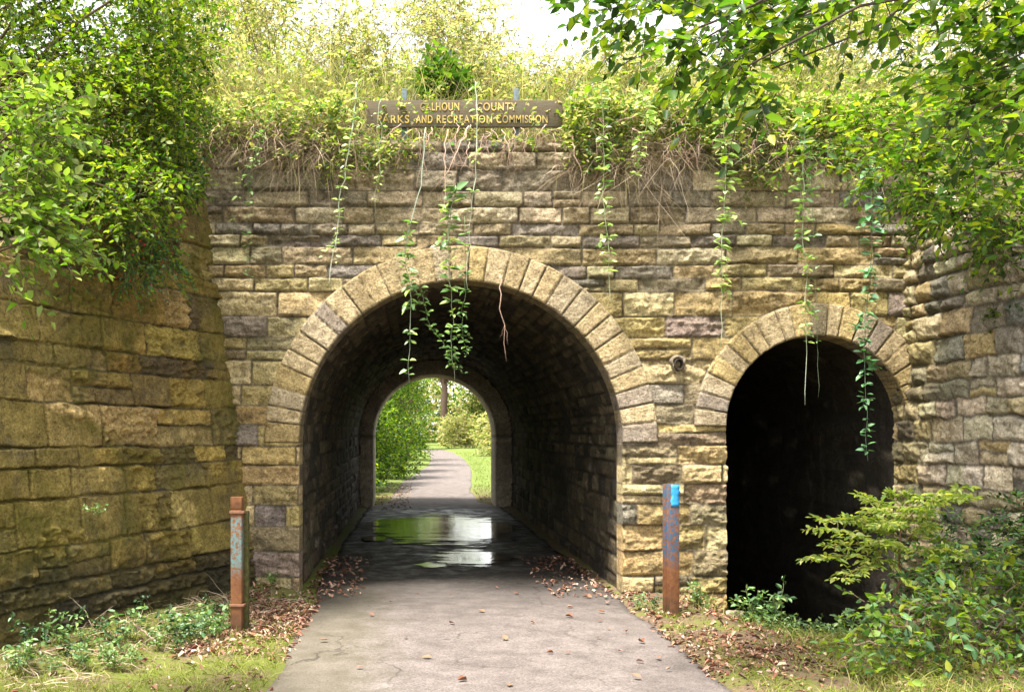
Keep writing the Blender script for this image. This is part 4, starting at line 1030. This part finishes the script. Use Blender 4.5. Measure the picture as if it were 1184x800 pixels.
mb = MB(); t = np.linspace(0, 2*math.pi, 20, endpoint=False)
for i, (ra, yb) in enumerate([]): pass
prof = [(0.062, FY+0.05), (0.062, FY-0.085), (0.056, FY-0.092), (0.047, FY-0.085), (0.046, FY+0.04), (0.001, FY+0.045)]
G = np.array([[(ra*math.cos(a)*0.75, yb-FY, ra*math.sin(a)) for a in np.append(t, 0.0)] for ra, yb in prof])
mb.grid(G, (0.035, 0.027, 0.022), flip=True)
root = empty('weep_pipe', (px_, FY, pz)); tag(root, 'stub of dark drain pipe sticking out between the two arches', 'pipe')
mb.build('pipe', M['bark'], root, True)
mb = MB(); a_ = np.linspace(0, 2*math.pi, 21)
G = np.array([[(ra*math.cos(a)*(0.8+0.15*math.sin(3*a)), yb, ra*math.sin(a)*0.9+0.02) for a in a_] for ra, yb in [(0.095, 0.03), (0.088, -0.035), (0.070, -0.045), (0.06, -0.04)]])
mb.grid(G, (0.30, 0.255, 0.20), flip=True); mb.build('mortar_collar', M['ring'], root, True)

# ------------------------------------------------------------------ posts
def rust_mat(name, bluelo, bluehi, bluecol, seed):
    k = NT(name); co = k.coord()
    n1, n2 = k.noise(co, 18, 6, 0.7), k.noise(co, 70, 4, 0.7)
    c = k.mix(k.ramp(n1, 0.35, 0.65), (0.10, 0.036, 0.016), (0.20, 0.085, 0.030))
    c = k.mix(k.ramp(n2, 0.55, 0.7), c, (0.10, 0.045, 0.03))
    z = k.n('ShaderNodeSeparateXYZ', i_Vector=co).outputs['Z']
    band = k.mul(k.ramp(z, bluelo, bluelo+0.15), k.ramp(z, bluehi-0.06, bluehi, (1, 1, 1, 1), (0, 0, 0, 1)))
    n3 = k.noise(co, 26+seed, 7, 0.8, 0.3)
    c = k.mix(k.mul(band, k.ramp(n3, 0.47, 0.53)), c, bluecol)
    zb = k.n('ShaderNodeMath', operation='ADD', i_0=z, i_1=k.mul(n1, 0.25)).outputs[0]
    c = k.mix(k.mul(k.ramp(zb, 0.12, 0.36, (1, 1, 1, 1), (0, 0, 0, 1)), 0.7), c, (0.06, 0.045, 0.03))
    return k.done(k.princ(c, 0.75, 0.3, normal=k.bump(n2, 0.5, 0.006)))
def prism(mb, prof, z0, z1, col=(1, 1, 1)):
    n = len(prof); v = [(x, y, z0) for x, y in prof]+[(x, y, z1) for x, y in prof]
    f = [[i, (i+1) % n, n+(i+1) % n, n+i] for i in range(n)]+[list(range(n))[::-1], list(range(n, 2*n))]
    mb.add(v, f, col)
def bevel(o, w=0.004):
    m = o.modifiers.new('edge', 'BEVEL'); m.width = w; m.segments = 2; m.limit_method = 'ANGLE'
# left post: rusty channel with a green timber behind, straps and cap
lp = empty('path_post', (-1.435, 8.06, gz(-1.435, 8.06)-0.02), -0.10)
tag(lp, 'rusty steel channel post with flaked blue paint left of the path', 'post')
mb = MB(); prism(mb, [(-0.045, -0.03), (0.045, -0.03), (0.045, 0.035), (0.037, 0.035), (0.037, -0.021), (-0.037, -0.021), (-0.037, 0.035), (-0.045, 0.035)], -0.3, 1.02)
o = mb.build('steel_channel', rust_mat('rust_left', 0.45, 0.98, (0.10, 0.17, 0.17), 1), lp); bevel(o, 0.003)
mb = MB(); mb.box((0.0, 0.045, -0.3), (0.075, 0.11, 1.0)); o = mb.build('backing_post', simple_mat('green_timber', (0.075, 0.07, 0.025), 0.9, 0.15, 25, 0.5, 1.4, 0.5), lp); bevel(o, 0.006)
RUST = rust_mat('rust_plain', 5, 6, (0.1, 0.1, 0.1), 2)
mb = MB(); prism(mb, [(-0.047, -0.033), (0.047, -0.033), (0.047, 0.04), (-0.047, 0.04)], 1.021, 1.12); o = mb.build('cap', RUST, lp); bevel(o, 0.006)
for z in (0.985, 0.235):
    mb = MB(); prism(mb, [(-0.054, -0.040), (0.066, -0.040), (0.066, 0.04), (0.047, 0.04), (0.047, -0.032), (-0.047, -0.032), (-0.047, 0.04), (-0.054, 0.04)], z, z+0.022)
    o = mb.build('collar', simple_mat('strap', (0.20, 0.10, 0.06), 0.8, 0.2), lp); bevel(o, 0.003)
# right post: rusty H section with bright blue paint on top
rp = empty('path_post', (2.29, 8.88, gz(2.29, 8.88)-0.02), 0.26)
tag(rp, 'rusty steel beam post with bright blue paint at its top right of the path', 'post')
w, d_, tw = 0.047, 0.066, 0.008
prof = [(-w, -d_), (w, -d_), (w, -d_+tw), (tw/2, -d_+tw), (tw/2, d_-tw), (w, d_-tw), (w, d_), (-w, d_), (-w, d_-tw), (-tw/2, d_-tw), (-tw/2, -d_+tw), (-w, -d_+tw)]
mb = MB(); prism(mb, prof, -0.3, 1.19); o = mb.build('steel_beam', rust_mat('rust_right', 0.42, 1.1, (0.03, 0.075, 0.13), 3), rp); bevel(o, 0.003)
mb = MB(); rq = np.random.default_rng(9)
zs_ = np.linspace(1.0, 1.185, 9)
a = np.stack([-0.038+rq.normal(0, 0.005, 9), np.full(9, -d_-0.0025), zs_+rq.normal(0, .003, 9)], -1); b = a.copy(); b[:, 0] = 0.044+rq.normal(0, 0.005, 9)
strip(a, b, np.ones((9, 3)), mb, 4)
o = mb.build('paint_patch', simple_mat('blue_paint', (0.035, 0.27, 0.55), 0.45, 0.4, 18, 0.8, 1.2, 0.2), rp); o['label'] = 'bright sky blue paint patch'
mo = o.modifiers.new('thick', 'SOLIDIFY'); mo.thickness = 0.002

# ------------------------------------------------------------------ sign
sg = empty('signboard', (0.40, 10.0, 4.56)); tag(sg, 'long weathered brown signboard with faded yellow capitals on the wall top', 'sign')
k = NT('sign_wood'); co = k.coord()
mp = k.n('ShaderNodeMapping', i_Vector=co, i_Scale=(3, 3, 40)); n1 = k.noise(mp.outputs[0], 3, 5, 0.7); n2 = k.noise(co, 5, 5, 0.7)
c0 = k.mix(k.ramp(n1, 0.3, 0.7), (0.065, 0.05, 0.03), (0.125, 0.10, 0.065)); c0 = k.mix(k.mul(k.ramp(n2, 0.5, 0.65), 0.6), c0, (0.10, 0.10, 0.07))
M['sign'] = k.done(k.princ(c0, 0.85, 0.2, normal=k.bump(n1, 0.4, 0.006)))
mb = MB(); mb.box((-0.88, 0.0, 0.16), (1.09, 0.035, 0.43)); o = mb.build('board', M['sign'], sg); bevel(o, 0.005)
for x_ in (-0.50, 0.63):
    mb = MB(); mb.box((x_-0.025, 0.038, -0.05), (x_+0.025, 0.09, 0.56)); o = mb.build('sign_post', simple_mat('post_grey', (0.09, 0.115, 0.12), 0.75, 0.25), sg); bevel(o, 0.004)
k = NT('faded_yellow'); co = k.coord(); n2 = k.noise(co, 28, 4, 0.7); n3 = k.noise(co, 3.2, 3, 0.6)
c0 = k.mix(k.ramp(n2, 0.45, 0.62), (0.58, 0.42, 0.11), (0.30, 0.23, 0.10))
c0 = k.mix(k.mul(k.ramp(n3, 0.48, 0.6), 0.75), c0, (0.15, 0.115, 0.065))
M['letter'] = k.done(k.princ(c0, 0.7, 0.2))
dg = bpy.context.evaluated_depsgraph_get()
def word(txt, xa, xb, z, hgt):
    cu = bpy.data.curves.new('lettering', 'FONT'); cu.body = txt; cu.size = 1.0; cu.extrude = 0.01; cu.space_character = 1.15
    cu.offset = 0.012
    to = bpy.data.objects.new('lettering_source', cu); COL.objects.link(to)
    bpy.context.view_layer.update()
    me = bpy.data.meshes.new_from_object(to.evaluated_get(bpy.context.evaluated_depsgraph_get()))
    bpy.data.objects.remove(to)
    v = np.array([q.co[:] for q in me.vertices])
    v[:, 0] -= v[:, 0].min(); v[:, 0] *= (xb-xa)/v[:, 0].max(); v[:, 1] *= hgt/v[:, 1].max()
    out = np.stack([xa+v[:, 0], -0.004-v[:, 2]*0.25, z+v[:, 1]], -1)
    me.vertices.foreach_set('co', out.astype(np.float32).ravel()); me.update()
    me.materials.clear(); me.materials.append(M['letter'])
    o = bpy.data.objects.new('lettering', me); COL.objects.link(o); o.parent = sg
    return o
def sx(px): return (px-CX)/115.1-0.40
word('CALHOUN', sx(486), sx(531), 0.325, 0.078)
word('COUNTY', sx(551), sx(597), 0.325, 0.078)
for t_, a_, b_ in (('PARKS', 436, 473), ('AND', 481, 500), ('RECREATION', 505, 569), ('COMMISSION', 574, 633)):
    word(t_, sx(a_), sx(b_), 0.20, 0.078)

# ------------------------------------------------------------------ beyond the tunnel
for i, (x, y, w_, h_) in enumerate([(-1.55,26.5,0.5,3.0),(-1.3,29.5,0.6,4.2),(-1.05,33.5,0.7,5.0),(-0.75,39,0.8,5.4),(-0.45,46,1.0,6.4),(-0.3,54,1.1,7.0)]):
    rb = np.random.default_rng(500+i)
    cl = [(x+rb.normal(0, w_*0.45), y+rb.normal(0, w_*0.8), h_*rb.uniform(0.06, 1.0)) for q in range(20)]
    plant('trail_shrub', 'dense green shrub lining the left side of the path beyond the tunnel', 'shrub', (x, y, 0.03), cl, np.full(20, 0.5), 75, (0.25, 0.5), 7, (0.07, 0.12), 0.55, MG+YG, None, group='shrubs beside the far path', seed=510+i, stem_r=0.05, droop=0.3, rad=0)
for i, (x, y, h_, w_, s_, lb) in enumerate([(3.0,99,17,4.0,0.42,'tall tree with a dark trunk at the bend of the far path'),(-6,58,13,3.5,0.22,'leafy tree left of the far path behind the shrubs'),(-9,38,11,3.2,0.2,'tree on the left beyond the tunnel, nearest its mouth'),(13.5,72,8,3.0,0.2,'pale tree on the meadow right of the far path'),(13.0,92,8,3.2,0.2,'pale tree farther back on the right of the far path'),(-2.5,84,13,3.5,0.2,'tree where the far path turns left'),(7.5,104,7.5,2.6,0.2,'pale small tree right of the tall dark trunked tree')]):
    rb = np.random.default_rng(600+i)
    lo = 0.15 if i != 0 else 0.33
    cl = [(x+rb.normal(0, w_*0.45), y+rb.normal(0, w_*0.45), h_*rb.uniform(lo, 1.0)) for q in range(26)]
    plant('tree', lb, 'tree', (x, y, 0.1), cl, np.full(26, 1.3), 42, (0.5, 1.0), 7, (0.18, 0.3), 0.6, PALE+MG[:2]+YG[:2], None, mat='leaf_soft', seed=610+i, stem_r=s_, trunk=(x, y, h_*0.45), parts=('trunk', 'crown'), droop=0.3, rad=0, stem_col=(0.09, 0.06, 0.045))
for i, (x, y, w_, h_) in enumerate([(5.2,62,1.4,2.2),(6.5,75,1.8,2.6),(4.8,88,1.6,2.6),(3.8,96,1.4,2.4)]):
    rb = np.random.default_rng(650+i)
    cl = [(x+rb.normal(0, w_*0.5), y+rb.normal(0, w_*0.5), h_*rb.uniform(0.1, 1.0)) for q in range(12)]
    plant('meadow_shrub', 'pale shrub on the bright meadow right of the far path', 'shrub', (x, y, 0.1), cl, np.full(12, 0.8), 40, (0.4, 0.8), 6, (0.15, 0.24), 0.55, PALE, None, group='shrubs on the meadow', mat='leaf_soft', seed=660+i, stem_r=0.06, droop=0.3, rad=0)
f = Fol(700); n = 9000
S = np.stack([f.r.uniform(-45, 60, n), f.r.uniform(112, 132, n), f.r.random(n)*15], -1)
S[:, 2] *= (0.8+0.25*fbm(S[:, 0]*0.12, 0, 0, 3, 5))*np.where(S[:, 0] > 3.5, 0.5, 1)
f.twigs(S, f.r.normal(0, 1, (n, 3)), 1.6, 6, (0.4, 0.7), 0.6, PALE+MG[:2], None, rad=0)
tag(f.build('woods', M['leaf_soft']), 'pale hazy wood closing the view at the end of the far path', 'woods', kind='stuff')
mb = MB(); n = 14000
x = r.uniform(-3, 8, n); y = 22.9+r.random(n)**1.4*50
ok = (x > pr(y)+0.05) | (x < pl(y)-0.6); x, y = x[ok], y[ok]; n = len(x)
ribbons(mb, r, np.stack([x, y, gz(x, y)], -1), unit(np.stack([r.normal(0, 0.4, n), r.normal(0, 0.4, n), np.ones(n)], -1)), r.uniform(0.06, 0.22, n), np.stack([r.normal(0, 0.4, n), r.normal(0, 0.4, n), -r.uniform(0.1, 0.5, n)], -1), 0.014, [(0.13, 0.18, 0.035), (0.18, 0.21, 0.05)], 4)
tag(mb.build('meadow_grass', M['grass']), 'bright green grass beside the path beyond the tunnel', 'grass', kind='stuff')

# ------------------------------------------------------------------ light, camera
SUN_EL, SUN_AZ = math.radians(68), math.radians(-138)
w = bpy.data.worlds.new('World'); sc.world = w; w.use_nodes = True
nt = w.node_tree; bg = nt.nodes['Background']
sky = nt.nodes.new('ShaderNodeTexSky'); sky.sky_type = 'NISHITA'; sky.sun_disc = False; sky.sun_elevation = SUN_EL; sky.sun_rotation = SUN_AZ
sky.dust_density = 1.5; sky.air_density = 1.0
hs = nt.nodes.new('ShaderNodeHueSaturation'); hs.inputs['Saturation'].default_value = 0.22
mx = nt.nodes.new('ShaderNodeMix'); mx.data_type = 'RGBA'; mx.blend_type = 'MULTIPLY'; mx.inputs[0].default_value = 1.0; mx.inputs[7].default_value = (1.0, 0.975, 0.935, 1)
nt.links.new(sky.outputs[0], hs.inputs['Color']); nt.links.new(hs.outputs[0], mx.inputs[6]); nt.links.new(mx.outputs[2], bg.inputs['Color'])
bg.inputs['Strength'].default_value = 0.11
sl = bpy.data.lights.new('sun', 'SUN'); sl.energy = 2.5; sl.angle = math.radians(12); sl.color = (1.0, 0.96, 0.89)
so = bpy.data.objects.new('sun', sl); COL.objects.link(so)
sv = Vector((math.sin(SUN_AZ)*math.cos(SUN_EL), math.cos(SUN_AZ)*math.cos(SUN_EL), math.sin(SUN_EL)))
so.rotation_euler = sv.to_track_quat('Z', 'Y').to_euler(); so.location = sv*60

cam = bpy.data.cameras.new('camera'); co_ = bpy.data.objects.new('camera', cam); COL.objects.link(co_)
co_.location = (0, 0, H); co_.rotation_euler = (math.pi/2, 0, 0)
cam.sensor_width = 36.0; cam.lens = F/1184*36
cam.shift_x = (592-CX)/1184; cam.shift_y = (CY-400)/1184
cam.clip_start = 0.05; cam.clip_end = 1000
sc.camera = co_
sc.view_settings.view_transform = 'Standard'; sc.view_settings.look = 'None'; sc.view_settings.gamma = 1.0; sc.view_settings.use_curve_mapping = False
sc.view_settings.exposure = 2.5
sc.render.engine = 'CYCLES'
sc.cycles.use_denoising = True
sc.cycles.max_bounces = 8; sc.cycles.diffuse_bounces = 4; sc.cycles.transmission_bounces = 6; sc.cycles.sample_clamp_indirect = 6.0
